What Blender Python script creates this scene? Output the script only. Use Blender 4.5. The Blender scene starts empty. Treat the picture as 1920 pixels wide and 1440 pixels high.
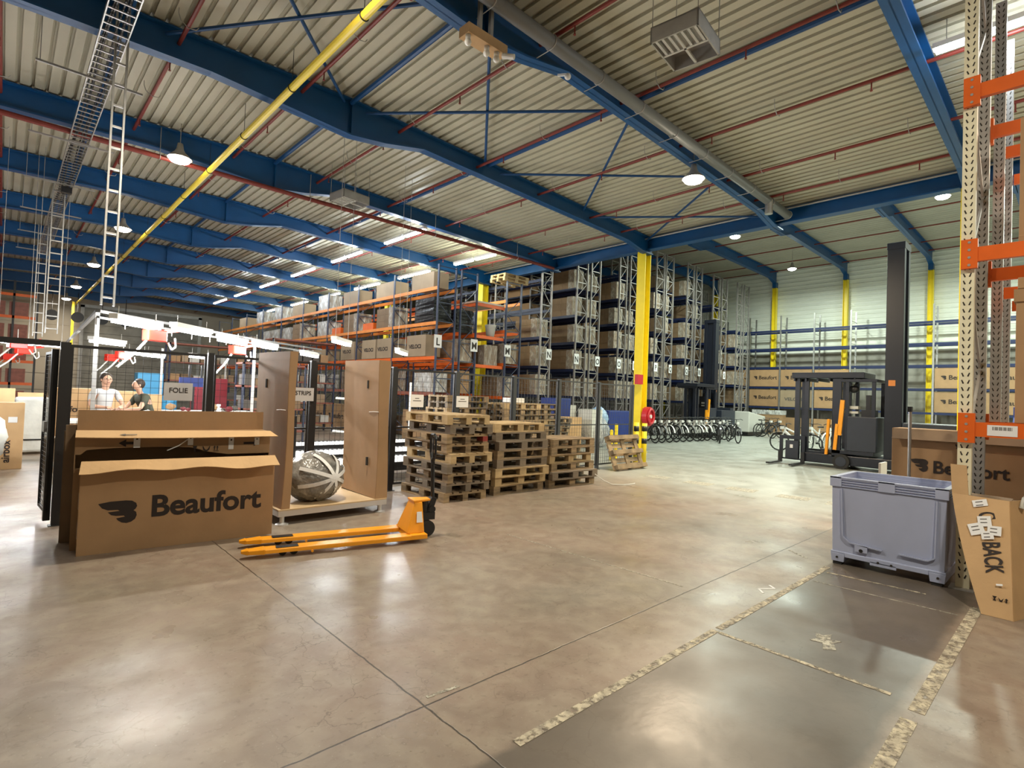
import bpy, math, random
from mathutils import Vector, Matrix, Euler
R = random.Random(7)
PI = math.pi
scn = bpy.context.scene
COL = scn.collection

# ------------------------------------------------------------------ materials
def _nt(name):
    m = bpy.data.materials.new(name); m.use_nodes = True
    nt = m.node_tree; b = nt.nodes['Principled BSDF']
    return m, nt, b
def c3(r, g, b): return (r, g, b, 1.0)
def mat(name, col, rough=0.6, metal=0.0, noise=0.0, scale=6.0, col2=None, bump=0.0, bscale=40.0, rand=0.0, coat=0.0, alpha=1.0, trans=0.0, stretch=None):
    m, nt, b = _nt(name)
    N, L = nt.nodes, nt.links
    b.inputs['Roughness'].default_value = rough
    b.inputs['Metallic'].default_value = metal
    b.inputs['Base Color'].default_value = c3(*col)
    if coat: b.inputs['Coat Weight'].default_value = coat
    if alpha < 1: b.inputs['Alpha'].default_value = alpha
    if trans: b.inputs['Transmission Weight'].default_value = trans
    tc = None
    if noise or bump or col2:
        tc = N.new('ShaderNodeTexCoord')
        src = tc.outputs['Object']
        if stretch:
            mp = N.new('ShaderNodeMapping'); mp.inputs['Scale'].default_value = stretch
            L.new(src, mp.inputs['Vector']); src = mp.outputs['Vector']
    out = None
    if noise or col2:
        nz = N.new('ShaderNodeTexNoise'); nz.inputs['Scale'].default_value = scale; nz.inputs['Detail'].default_value = 4
        L.new(src, nz.inputs['Vector'])
        mx = N.new('ShaderNodeMix'); mx.data_type = 'RGBA'
        c2 = col2 or tuple(max(0, c * (1 - noise)) for c in col)
        mx.inputs['A'].default_value = c3(*col); mx.inputs['B'].default_value = c3(*c2)
        rp = N.new('ShaderNodeMapRange'); rp.inputs['From Min'].default_value = 0.35; rp.inputs['From Max'].default_value = 0.65
        L.new(nz.outputs['Fac'], rp.inputs['Value']); L.new(rp.outputs['Result'], mx.inputs['Factor'])
        out = mx.outputs['Result']
    if rand:
        oi = N.new('ShaderNodeObjectInfo')
        hs = N.new('ShaderNodeHueSaturation')
        mr = N.new('ShaderNodeMapRange'); mr.inputs['To Min'].default_value = 1 - rand; mr.inputs['To Max'].default_value = 1 + rand * .6
        L.new(oi.outputs['Random'], mr.inputs['Value']); L.new(mr.outputs['Result'], hs.inputs['Value'])
        if out: L.new(out, hs.inputs['Color'])
        else: hs.inputs['Color'].default_value = c3(*col)
        out = hs.outputs['Color']
    if out: L.new(out, b.inputs['Base Color'])
    if bump:
        nb = N.new('ShaderNodeTexNoise'); nb.inputs['Scale'].default_value = bscale; nb.inputs['Detail'].default_value = 3
        L.new(src, nb.inputs['Vector'])
        bp = N.new('ShaderNodeBump'); bp.inputs['Strength'].default_value = bump; bp.inputs['Distance'].default_value = .02
        L.new(nb.outputs['Fac'], bp.inputs['Height']); L.new(bp.outputs['Normal'], b.inputs['Normal'])
    return m
def emit(name, col, s):
    m, nt, b = _nt(name)
    b.inputs['Base Color'].default_value = c3(*col)
    b.inputs['Emission Color'].default_value = c3(*col); b.inputs['Emission Strength'].default_value = s
    return m

M = {}
M['card'] = mat('cardboard', (.40, .245, .125), .75, noise=.12, scale=3, bump=.05, bscale=25, rand=.10)
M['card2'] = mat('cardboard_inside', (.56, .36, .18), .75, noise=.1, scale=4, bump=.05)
M['cardm'] = mat('cardboard_brown', (.30, .195, .11), .75, noise=.15, scale=3, rand=.15)
M['cardd'] = mat('cardboard_dim', (.27, .18, .105), .75, noise=.2, scale=3, rand=.2)
M['cardl'] = mat('cardboard_pale', (.36, .27, .175), .7, noise=.1, scale=3, rand=.12)
M['ink'] = mat('printed_ink', (.022, .014, .012), .7)
M['inkg'] = mat('grey_ink', (.10, .09, .08), .7)
M['wood'] = mat('pallet_wood', (.34, .24, .13), .8, col2=(.17, .12, .07), scale=3.5, bump=.3, bscale=30, rand=.30, stretch=(1, 1, 6))
M['woodg'] = mat('weathered_pallet_wood', (.19, .145, .10), .85, col2=(.17, .14, .105), scale=3.5, bump=.3, bscale=30, rand=.25)
M['woodp'] = mat('pale_pallet_wood', (.52, .38, .20), .8, col2=(.34, .24, .12), scale=3.5, bump=.3, bscale=30, rand=.15)
M['woodr'] = mat('red_painted_block', (.32, .035, .025), .7, noise=.3)
M['ply'] = mat('plywood', (.60, .44, .26), .6, noise=.12, scale=2, stretch=(1, 8, 1))
M['blue'] = mat('blue_steel_paint', (.002, .075, .235), .42, noise=.15, scale=2)
M['bluet'] = mat('blue_tube_paint', (.004, .055, .18), .45)
M['deck'] = mat('ivory_steel_deck', (.50, .475, .37), .5, noise=.08, scale=1.2)
M['deck2'] = mat('grey_ivory_steel_deck', (.42, .40, .33), .55, noise=.08, scale=1.2)
M['wall'] = mat('pale_wall_panel', (.80, .83, .76), .42, noise=.1, scale=.8, stretch=(1, 1, 6))
M['walld'] = mat('grey_wall_panel', (.30, .29, .255), .5, noise=.3, scale=1.5)
M['wallb'] = mat('beige_wall_panel', (.42, .37, .30), .6, noise=.12, scale=.8)
M['dark'] = mat('dark_wall_panel', (.05, .045, .045), .8)
M['yel'] = mat('yellow_steel_paint', (.93, .74, .02), .4, noise=.06)
M['gas'] = mat('yellow_pipe_paint', (.88, .70, .06), .35)
M['red'] = mat('red_pipe_paint', (.20, .025, .016), .5, noise=.2)
M['redb'] = mat('bright_red_plastic', (.85, .03, .015), .35)
M['redh'] = mat('hose_reel_red', (.50, .02, .03), .4)
M['galv'] = mat('galvanised_steel', (.50, .50, .49), .35, .85, noise=.15, scale=8)
M['galvl'] = mat('dull_galvanised_steel', (.42, .41, .39), .5, .4, noise=.15, scale=5)
M['alu'] = mat('aluminium', (.66, .67, .68), .35, .8)
M['duct'] = mat('grey_plastic_pipe', (.15, .15, .145), .5)
M['cream'] = mat('cream_painted_steel', (.82, .78, .58), .5, noise=.12, scale=6)
M['slot'] = mat('punched_slot_shadow', (.03, .025, .02), .9)
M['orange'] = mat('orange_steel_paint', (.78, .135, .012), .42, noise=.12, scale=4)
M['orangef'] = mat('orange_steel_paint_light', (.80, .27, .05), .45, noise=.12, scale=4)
M['jack'] = mat('amber_steel_paint', (.90, .36, .012), .35, noise=.05)
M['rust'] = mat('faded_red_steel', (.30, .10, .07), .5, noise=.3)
M['rackb'] = mat('dark_blue_steel', (.010, .020, .075), .45)
M['rackg'] = mat('grey_rack_steel', (.36, .34, .33), .45, .3, noise=.2)
M['rackd'] = mat('slate_blue_rack_steel', (.045, .06, .11), .45, noise=.2)
M['blk'] = mat('black_metal', (.012, .012, .014), .42)
M['blkr'] = mat('black_rubber', (.018, .018, .018), .75)
M['fence'] = mat('graphite_fence_paint', (.045, .05, .055), .45)
M['truck'] = mat('charcoal_truck_body', (.024, .030, .046), .42, noise=.1)
M['truckd'] = mat('dark_truck_steel', (.008, .011, .021), .38)
M['bin'] = mat('blue_grey_plastic', (.40, .45, .63), .42, noise=.07, scale=3)
M['white'] = mat('white_paper', (.78, .79, .80), .6)
M['sign'] = mat('grey_paper_sign', (.52, .52, .54), .6)
M['whp'] = mat('white_paint', (.75, .75, .73), .35)
M['whd'] = mat('off_white_panel', (.55, .55, .51), .5)
M['bblue'] = mat('blue_plastic', (.012, .035, .22), .45)
M['bcyan'] = mat('light_blue_plastic', (.06, .33, .62), .5)
M['wrap'] = mat('white_foam_wrap', (.72, .74, .70), .5, noise=.12, scale=5, bump=.5, bscale=6)
M['green'] = mat('green_plastic', (.02, .35, .09), .4)
M['dgreen'] = mat('dark_green_board', (.03, .07, .045), .6)
M['dred'] = mat('dark_red_steel', (.17, .012, .02), .5)
M['skin'] = mat('skin', (.62, .36, .25), .5)
M['hair'] = mat('dark_hair', (.03, .018, .012), .6)
M['shirtw'] = mat('light_grey_shirt', (.62, .62, .62), .8)
M['shirtg'] = mat('olive_shirt', (.055, .06, .04), .8)
M['trous'] = mat('dark_trousers', (.03, .03, .04), .8)
M['bikef'] = mat('bicycle_frame_paint', (.06, .06, .065), .3, rand=.4)
M['tape'] = mat('worn_floor_tape', (.60, .54, .40), .6, col2=(.27, .235, .185), scale=14)
M['tape2'] = mat('pale_floor_paint', (.52, .50, .42), .55, col2=(.38, .36, .30), scale=8)
M['blkm'] = mat('black_wrapped_goods', (.010, .012, .018), .28, noise=.3, bump=1.0, bscale=9)
def film(name, tint, a, glossy=.12):
    m, nt, b = _nt(name); N, L = nt.nodes, nt.links
    b.inputs['Base Color'].default_value = c3(*tint); b.inputs['Roughness'].default_value = glossy
    tc = N.new('ShaderNodeTexCoord'); mp = N.new('ShaderNodeMapping'); mp.inputs['Scale'].default_value = (5.0, 2.0, 1.0)
    L.new(tc.outputs['Object'], mp.inputs['Vector'])
    nb = N.new('ShaderNodeTexNoise'); nb.inputs['Scale'].default_value = 3.2; nb.inputs['Detail'].default_value = 5; nb.inputs['Distortion'].default_value = 1.2
    L.new(mp.outputs['Vector'], nb.inputs['Vector'])
    bp = N.new('ShaderNodeBump'); bp.inputs['Strength'].default_value = .9; bp.inputs['Distance'].default_value = .06
    L.new(nb.outputs['Fac'], bp.inputs['Height']); L.new(bp.outputs['Normal'], b.inputs['Normal'])
    mr = N.new('ShaderNodeMapRange'); mr.inputs['From Min'].default_value = .35; mr.inputs['From Max'].default_value = .7
    mr.inputs['To Min'].default_value = a * .35; mr.inputs['To Max'].default_value = min(1, a * 1.9)
    L.new(nb.outputs['Fac'], mr.inputs['Value']); L.new(mr.outputs['Result'], b.inputs['Alpha'])
    return m
M['film'] = film('clear_stretch_film', (.78, .74, .66), .34)
M['filmd'] = film('grey_plastic_wrap', (.34, .33, .31), .62, .2)
M['filmw'] = film('white_stretch_film', (.70, .71, .70), .6, .25)
M['lampw'] = emit('warm_lamp_lens', (1, .86, .66), 60)
M['lampc'] = emit('cool_lamp_lens', (.92, 1, .88), 50)
M['tube'] = emit('white_tube_lens', (.90, .97, 1), 28)
M['tubey'] = emit('greenish_tube_lens', (.95, 1, .80), 28)
M['work'] = emit('daylight_tube_lens', (.93, .97, 1), 22)

def floor_mat():
    m, nt, b = _nt('worn_concrete'); N, L = nt.nodes, nt.links
    tc = N.new('ShaderNodeTexCoord'); P = tc.outputs['Object']
    def noise(s, d=5, dist=0.0, vec=None):
        n = N.new('ShaderNodeTexNoise'); n.inputs['Scale'].default_value = s; n.inputs['Detail'].default_value = d; n.inputs['Distortion'].default_value = dist
        L.new(vec or P, n.inputs['Vector']); return n.outputs['Fac']
    def mrange(v, a, b_, c=0.0, d=1.0):
        r = N.new('ShaderNodeMapRange'); r.inputs['From Min'].default_value = a; r.inputs['From Max'].default_value = b_
        r.inputs['To Min'].default_value = c; r.inputs['To Max'].default_value = d; L.new(v, r.inputs['Value']); return r.outputs['Result']
    def mix(f, a, b_):
        x = N.new('ShaderNodeMix'); x.data_type = 'RGBA'
        if isinstance(f, float): x.inputs['Factor'].default_value = f
        else: L.new(f, x.inputs['Factor'])
        for k, v in (('A', a), ('B', b_)):
            if isinstance(v, tuple): x.inputs[k].default_value = c3(*v)
            else: L.new(v, x.inputs[k])
        return x.outputs['Result']
    def math_(op, a, b_=None):
        x = N.new('ShaderNodeMath'); x.operation = op
        for i, v in enumerate((a, b_)):
            if v is None: continue
            if isinstance(v, (int, float)): x.inputs[i].default_value = v
            else: L.new(v, x.inputs[i])
        return x.outputs[0]
    sep = N.new('ShaderNodeSeparateXYZ'); L.new(P, sep.inputs[0]); X, Y = sep.outputs[0], sep.outputs[1]
    base = mix(mrange(noise(.55, 6), .35, .65), (.262, .192, .150), (.222, .192, .155))
    base = mix(mrange(noise(7, 8, .4), .40, .72, 0, .50), base, (.36, .31, .24))
    base = mix(mrange(noise(28, 4), .58, .76, 0, .55), base, (.12, .09, .07))
    base = mix(mrange(noise(3.2, 9, 1.0), .50, .68, 0, .45), base, (.17, .125, .095))
    base = mix(mrange(noise(70, 2), .66, .74, 0, .5), base, (.40, .36, .30))
    # hall two and the far floor: paler, greener tone, partly painted light
    far = mrange(math_('ADD', X, math_('MULTIPLY', noise(1.2), 1.5)), 9.3, 11.2)
    base = mix(far, base, mix(mrange(noise(3), .3, .7), (.30, .31, .28), (.37, .38, .35)))
    # dark repaired strip between the taped lines
    jx = math_('ADD', X, math_('MULTIPLY', noise(4), .12)); jy = math_('ADD', Y, math_('MULTIPLY', noise(5), .10))
    inx = math_('MULTIPLY', mrange(jx, 1.2, 1.25), mrange(jx, 6.62, 6.55))
    iny = math_('MULTIPLY', mrange(jy, .70, .76), mrange(jy, 1.86, 1.82))
    patch = math_('MULTIPLY', math_('MULTIPLY', inx, iny), .85)
    base = mix(patch, base, mix(mrange(noise(2.5, 6), .3, .7), (.085, .072, .060), (.125, .105, .085)))
    # saw-cut joints
    wob = math_('MULTIPLY', math_('SUBTRACT', noise(9, 3), .5), .02)
    def joint(axis, c, w=.007):
        return mrange(math_('ABSOLUTE', math_('SUBTRACT', math_('ADD', axis, wob), c)), w, w * .5)
    jt = joint(X, 1.648)
    for c in (9.2,): jt = math_('MAXIMUM', jt, math_('MULTIPLY', joint(X, c, .006), .6))
    for c in (2.31, 8.6): jt = math_('MAXIMUM', jt, joint(Y, c))
    base = mix(math_('MULTIPLY', jt, .9), base, (.03, .022, .016))
    # fine crazing
    vo = N.new('ShaderNodeTexVoronoi'); vo.feature = 'DISTANCE_TO_EDGE'; vo.inputs['Scale'].default_value = 2.6
    wv = N.new('ShaderNodeVectorMath'); wv.operation = 'ADD'; nn = N.new('ShaderNodeTexNoise'); nn.inputs['Scale'].default_value = 3.0; nn.inputs['Detail'].default_value = 6
    L.new(P, nn.inputs['Vector']); L.new(P, wv.inputs[0]); sc = N.new('ShaderNodeVectorMath'); sc.operation = 'SCALE'; sc.inputs['Scale'].default_value = .55
    L.new(nn.outputs['Color'], sc.inputs[0]); L.new(sc.outputs[0], wv.inputs[1]); L.new(wv.outputs[0], vo.inputs['Vector'])
    crk = math_('MULTIPLY', mrange(vo.outputs['Distance'], .012, .002), mrange(noise(.9), .45, .6, 0, .55))
    base = mix(crk, base, (.09, .068, .05))
    L.new(base, b.inputs['Base Color'])
    L.new(mrange(noise(1.6, 6), .3, .7, .26, .48), b.inputs['Roughness'])
    bp = N.new('ShaderNodeBump'); bp.inputs['Strength'].default_value = .25; bp.inputs['Distance'].default_value = .004
    L.new(math_('SUBTRACT', noise(14, 6), math_('MULTIPLY', jt, 1.5)), bp.inputs['Height']); L.new(bp.outputs['Normal'], b.inputs['Normal'])
    return m
M['floor'] = floor_mat()

# ------------------------------------------------------------------ mesh builder
class MB:
    def __init__(s): s.v = []; s.f = []; s.mi = []; s.m = 0
    def add(s, vs, fs):
        o = len(s.v); s.v += [tuple(p) for p in vs]
        for f in fs: s.f.append(tuple(i + o for i in f)); s.mi.append(s.m)
        return s
    def mt(s, i): s.m = i; return s
    def box(s, x0, x1, y0, y1, z0, z1):
        return s.add([(x0,y0,z0),(x1,y0,z0),(x1,y1,z0),(x0,y1,z0),(x0,y0,z1),(x1,y0,z1),(x1,y1,z1),(x0,y1,z1)],
                     [(0,3,2,1),(4,5,6,7),(0,1,5,4),(1,2,6,5),(2,3,7,6),(3,0,4,7)])
    def hexa(s, b, t):
        return s.add(list(b) + list(t), [(0,3,2,1),(4,5,6,7),(0,1,5,4),(1,2,6,5),(2,3,7,6),(3,0,4,7)])
    def bar(s, p, q, w, h=None, up=(0, 0, 1)):
        p = Vector(p); q = Vector(q); h = h or w; d = (q - p).normalized(); u = Vector(up)
        if abs(d.dot(u)) > .98: u = Vector((1, 0, 0))
        a = d.cross(u).normalized() * w / 2; c = a.cross(d).normalized() * h / 2
        return s.hexa([p - a - c, p + a - c, p + a + c, p - a + c], [q - a - c, q + a - c, q + a + c, q - a + c])
    def tube(s, p, q, r, n=8, r2=None):
        p = Vector(p); q = Vector(q); d = (q - p).normalized(); u = Vector((0, 0, 1)) if abs(d.z) < .9 else Vector((1, 0, 0))
        a = d.cross(u).normalized(); c = d.cross(a); r2 = r if r2 is None else r2
        A = [p + (a * math.cos(t) + c * math.sin(t)) * r for t in [2*PI*i/n for i in range(n)]]
        B = [q + (a * math.cos(t) + c * math.sin(t)) * r2 for t in [2*PI*i/n for i in range(n)]]
        return s.add(A + B, [(i, (i+1) % n, n + (i+1) % n, n + i) for i in range(n)] + [tuple(range(n))[::-1], tuple(range(n, 2*n))])
    def path(s, pts, r, n=6):
        for a, b in zip(pts, pts[1:]): s.tube(a, b, r, n)
        return s
    def prism(s, pts, fn, d):
        n = len(pts); A = [fn(x, y, 0) for x, y in pts]; B = [fn(x, y, d) for x, y in pts]
        return s.add(A + B, [tuple(range(n))[::-1], tuple(range(n, 2*n))] + [(i, (i+1) % n, n + (i+1) % n, n + i) for i in range(n)])
    def lathe(s, prof, n=16, c=(0, 0, 0)):
        V = []
        for r, z in prof:
            for i in range(n): V.append((c[0] + r*math.cos(2*PI*i/n), c[1] + r*math.sin(2*PI*i/n), c[2] + z))
        k = len(prof); F = [(j*n+i, j*n+(i+1) % n, (j+1)*n+(i+1) % n, (j+1)*n+i) for j in range(k-1) for i in range(n)]
        F += [tuple(range(n))[::-1], tuple(range((k-1)*n, k*n))]
        return s.add(V, F)
    def torus(s, c, ax, R_, r, n=24, m=6):
        c = Vector(c); ax = Vector(ax).normalized(); u = Vector((0, 0, 1)) if abs(ax.z) < .9 else Vector((1, 0, 0))
        a = ax.cross(u).normalized(); b = ax.cross(a); V = []
        for i in range(n):
            t = 2*PI*i/n; d = a*math.cos(t) + b*math.sin(t)
            for j in range(m):
                q = 2*PI*j/m; V.append(c + d*(R_ + r*math.cos(q)) + ax*(r*math.sin(q)))
        return s.add(V, [(i*m+j, ((i+1) % n)*m+j, ((i+1) % n)*m+(j+1) % m, i*m+(j+1) % m) for i in range(n) for j in range(m)])
    def grid(s, nx, ny, fn):
        V = [fn(i/nx, j/ny) for j in range(ny+1) for i in range(nx+1)]
        return s.add(V, [(j*(nx+1)+i, j*(nx+1)+i+1, (j+1)*(nx+1)+i+1, (j+1)*(nx+1)+i) for j in range(ny) for i in range(nx)])
    def blob(s, c, rx, ry, rz, n=16, m=10, jit=0.0, rnd=None, zc=None):
        V = []
        for j in range(m+1):
            t = PI*j/m
            for i in range(n):
                p = 2*PI*i/n; k = 1 + (rnd.uniform(-jit, jit) if rnd else 0)
                z = c[2] + rz*math.cos(t)*k
                if zc is not None: z = max(z, zc)
                V.append((c[0] + rx*math.sin(t)*math.cos(p)*k, c[1] + ry*math.sin(t)*math.sin(p)*k, z))
        return s.add(V, [(j*n+i, (j+1)*n+i, (j+1)*n+(i+1) % n, j*n+(i+1) % n) for j in range(m) for i in range(n)])
    def build(s, name, mats, parent=None, smooth=False, bevel=0.0, loc=None, rot=None, thick=0.0):
        me = bpy.data.meshes.new(name); me.from_pydata(s.v, [], s.f)
        for mm in (mats if isinstance(mats, (list, tuple)) else [mats]): me.materials.append(M[mm] if isinstance(mm, str) else mm)
        me.polygons.foreach_set('material_index', s.mi)
        if smooth: me.polygons.foreach_set('use_smooth', [True]*len(s.f))
        me.update()
        o = bpy.data.objects.new(name, me); COL.objects.link(o)
        if parent: o.parent = parent
        if loc: o.location = loc
        if rot: o.rotation_euler = rot
        if thick:
            q = o.modifiers.new('t', 'SOLIDIFY'); q.thickness = thick; q.offset = 0
        if bevel:
            q = o.modifiers.new('b', 'BEVEL'); q.width = bevel; q.segments = 2; q.limit_method = 'ANGLE'
        return o

def tag(o, label, cat, group=None, kind=None):
    o['label'] = label; o['category'] = cat
    if group: o['group'] = group
    if kind: o['kind'] = kind
    return o
def empty(name, loc, rz=0.0, label=None, cat=None, group=None):
    o = bpy.data.objects.new(name, None); COL.objects.link(o); o.location = loc; o.rotation_euler = (0, 0, rz); o.empty_display_size = .1
    if label: tag(o, label, cat, group)
    return o
KIDS = {}
def copy_tree(o, loc=None, rz=None, label=None, group=None, parent=None):
    c = o.copy(); COL.objects.link(c)
    if parent: c.parent = parent
    if loc is not None: c.location = loc
    if rz is not None: c.rotation_euler = (0, 0, rz)
    if label: c['label'] = label
    if group: c['group'] = group
    for ch in list(o.children):
        if ch.parent == o: copy_tree(ch, parent=c)
    return c
class Stamp:
    """the first placing moves the master itself, the next ones copy it"""
    def __init__(s, o): s.o = o; s.used = False; s.n = 0
    def put(s, loc, rz=0.0, label=None, group=None):
        s.n += 1
        if not s.used:
            s.used = True; s.o.location = loc; s.o.rotation_euler = (0, 0, rz)
            if label: s.o['label'] = label
            if group: s.o['group'] = group
            return s.o
        return copy_tree(s.o, loc, rz, label, group)
def struct(name, mb, m, **k):
    o = mb.build(name, m, **k); o['kind'] = 'structure'; return o
ORD = ['first','second','third','fourth','fifth','sixth','seventh','eighth','ninth','tenth','eleventh','twelfth','thirteenth','fourteenth','fifteenth','sixteenth','seventeenth','eighteenth','nineteenth','twentieth']

_tx = {}
def text(parent, s, size, loc, face, m='ink', name='lettering', bold=.0, sx=1.0, align='LEFT', spin=0.0):
    key = (s, size, bold, sx, align, m)
    if key not in _tx:
        cu = bpy.data.curves.new('t', 'FONT'); cu.body = s; cu.size = size; cu.offset = bold*size; cu.extrude = .001; cu.align_x = align; cu.resolution_u = 4
        t = bpy.data.objects.new('t', cu); COL.objects.link(t)
        dg = bpy.context.evaluated_depsgraph_get(); me = bpy.data.meshes.new_from_object(t.evaluated_get(dg))
        bpy.data.objects.remove(t)
        for v in me.vertices: v.co.x *= sx
        me.materials.clear(); me.materials.append(M[m]); _tx[key] = me
    o = bpy.data.objects.new(name, _tx[key]); COL.objects.link(o); o.parent = parent; o.location = loc
    o.rotation_euler = {'-Y': Euler((PI/2, 0, 0)), '-X': Euler((PI/2, 0, -PI/2)), '+Z': Euler((0, 0, 0))}[face] if isinstance(face, str) else face
    if spin: o.rotation_euler = (o.rotation_euler.to_matrix() @ Matrix.Rotation(spin, 3, 'Z')).to_euler()
    return o
LOGO = [(0,.92),(.30,.99),(.70,1),(.86,.97),(.97,.86),(1,.72),(.96,.60),(.91,.54),(.98,.46),(1.0,.32),(.96,.15),(.86,.04),(.74,0),(.62,.04),(.52,.14),(.47,.24),(.70,.29),(.66,.34),(.46,.35),(.34,.40),(.25,.53),(.55,.56),(.50,.61),(.25,.62),(.10,.72)]
def flat(parent, pts, w, h, loc, face, m='ink', name='logo', t=.0012):
    mb = MB()
    mb.prism([(x*w, y*h) for x, y in pts], (lambda x, y, z: (x, -z, y)) if face == '-Y' else (lambda x, y, z: (-z, -x, y)), t)
    return mb.build(name, m, parent, loc=loc)
SQ = [(0,0),(1,0),(1,1),(0,1)]
ARL = [(0,.5),(.35,1),(.35,.68),(1,.68),(1,.32),(.35,.32),(.35,0)]
ARR = [(1-x, y) for x, y in ARL][::-1]

# ------------------------------------------------------------------ layout numbers
BAY = 3.92
FY = [-2.25, 1.70, 5.65] + [9.60 + BAY*i for i in range(9)]       # roof frames of hall one
XL, XG, XW = -8.0, 14.8, 35.75
YN, YB = -6.0, 43.5
def ztop(x): return 7.12 - abs(x - 4.6)*.027                        # top of the rafters

# ------------------------------------------------------------------ setting
struct('floor', MB().box(XL, XW, YN, YB, -.1, 0), 'floor')
def ribs(x0, x1, y0, y1, zf, pitch=.25, d=.07):
    mb = MB(); n = int((x1 - x0)/pitch); V = []
    for i in range(n+1):
        for k, dz in ((0, 0), (.13, 0), (.17, d), (.21, d)):
            x = x0 + i*pitch + k
            V.append((x, dz))
    A = [(x, y0, zf(x) + dz) for x, dz in V]; B = [(x, y1, zf(x) + dz) for x, dz in V]; n = len(V)
    mb.add(A + B, [(i, n+i, n+i+1, i+1) for i in range(n-1)])
    return mb
struct('ceiling', ribs(XL, XG+.3, YN, YB, lambda x: ztop(x) + .01, .20, .06), 'deck')
struct('ceiling_high', ribs(XG-.2, XW+.2, YN, YB, lambda x: 10.25, .30, .07), 'deck2')
struct('wall_upper', MB().box(XG-.05, XG+.05, YN, YB, 6.86, 10.3), 'deck2')
def wallribs(x, y0, y1, z0, z1, p, d, sgn):
    mb = MB(); V = []; z = z0
    while z < z1:
        V += [(z, 0), (z+p*.55, 0), (z+p*.65, d), (z+p*.9, d)]; z += p
    n = len(V)
    mb.add([(x + sgn*dd, y0, zz) for zz, dd in V] + [(x + sgn*dd, y1, zz) for zz, dd in V], [(i, i+1, n+i+1, n+i) for i in range(n-1)])
    return mb
struct('wall_right', wallribs(XW, YN, YB, 4.95, 10.3, .25, .025, -1), 'wall')
struct('wall_right_base', MB().box(XW-.02, XW+.1, YN, YB, 0, 4.97), 'walld')
struct('wall_left', MB().box(XL-.1, XL, YN, YB, 0, 7.6), 'wallb')
struct('wall_front', MB().box(XL, XW, YN-.1, YN, 0, 10.3), 'walld')
wb = wallribs(0, 0, 1, 0, 10.3, .5, .03, 1)
mbk = MB()
for xa, xb in ((XL, XG), (XG, XW)):
    for z in range(21): mbk.box(xa, xb, YB + (.03 if z % 2 else 0), YB + .1, z*.5, z*.5 + .5)
struct('wall_back', mbk, 'wallb')

# roof frames -------------------------------------------------------
def ibeam_x(mb, pts_top, pts_bot, y, fw=.2, web=.02, ft=.03):
    def strip(pts, zo):
        for (xa, za), (xb, zb) in zip(pts, pts[1:]):
            mb.hexa([(xa, y-fw/2, za+zo), (xb, y-fw/2, zb+zo), (xb, y+fw/2, zb+zo), (xa, y+fw/2, za+zo)],
                    [(xa, y-fw/2, za+zo+ft), (xb, y-fw/2, zb+zo+ft), (xb, y+fw/2, zb+zo+ft), (xa, y+fw/2, za+zo+ft)])
    strip(pts_top, -ft); strip(pts_bot, 0)
    xs = sorted(set([p[0] for p in pts_top] + [p[0] for p in pts_bot]))
    def at(pts, x):
        for (xa, za), (xb, zb) in zip(pts, pts[1:]):
            if xa <= x <= xb: return za + (zb-za)*(x-xa)/(xb-xa)
        return pts[-1][1]
    for xa, xb in zip(xs, xs[1:]):
        mb.hexa([(xa, y-web/2, at(pts_bot, xa)), (xb, y-web/2, at(pts_bot, xb)), (xb, y+web/2, at(pts_bot, xb)), (xa, y+web/2, at(pts_bot, xa))],
                [(xa, y-web/2, at(pts_top, xa)), (xb, y-web/2, at(pts_top, xb)), (xb, y+web/2, at(pts_top, xb)), (xa, y+web/2, at(pts_top, xa))])
for i, y in enumerate(FY):
    tp = [(XL+.02, ztop(XL)-.02), (4.6, 7.10), (XG+.12, ztop(XG)-.02)]
    bt = [(XL+.02, ztop(XL)-.48), (2.2, 6.555), (4.58, 6.405), (5.3, 6.50), (6.2, 6.69), (13.6, 6.47), (14.5, 6.30), (XG+.12, 6.30)]
    mb = MB(); ibeam_x(mb, tp, bt, y)
    t = empty('roof_beam', (0, 0, 0), 0, 'blue haunched steel roof beam, %s' % ('above and behind the camera' if i == 0 else 'the %s one counted away from the camera in the near hall' % ORD[i-1]), 'roof beam', 'blue roof beams of the near hall')
    mb.build('beam_profile', 'blue', t)
    st = MB()
    for x in (4.58,): st.box(x-.012, x+.012, y-.09, y+.09, 6.44, 7.06)
    st.build('stiffener', 'blue', t)
# girder carried on the yellow columns
g = empty('girder', (XG, 0, 0), 0, 'long blue steel girder crossing the halls on top of the yellow columns', 'girder')
mb = MB(); mb.box(-.13, .13, YN+.05, YB-.05, 6.42, 6.45); mb.box(-.13, .13, YN+.05, YB-.05, 6.76, 6.79); mb.box(-.012, .012, YN+.05, YB-.05, 6.43, 6.78); mb.build('girder_profile', 'blue', g)
MB().box(-.10, .02, YN+.05, YB-.05, 6.79, 6.82).build('edge_angle', 'blue', g)
pipe = MB(); pipe.tube((-.22, YN+.1, 6.74), (-.22, YB-.1, 6.74), .022, 8)
tag(pipe.build('water_pipe', 'galvl', loc=(XG, 0, 0)), 'thin grey pipe fixed along the near side of the blue girder', 'pipe')
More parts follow.
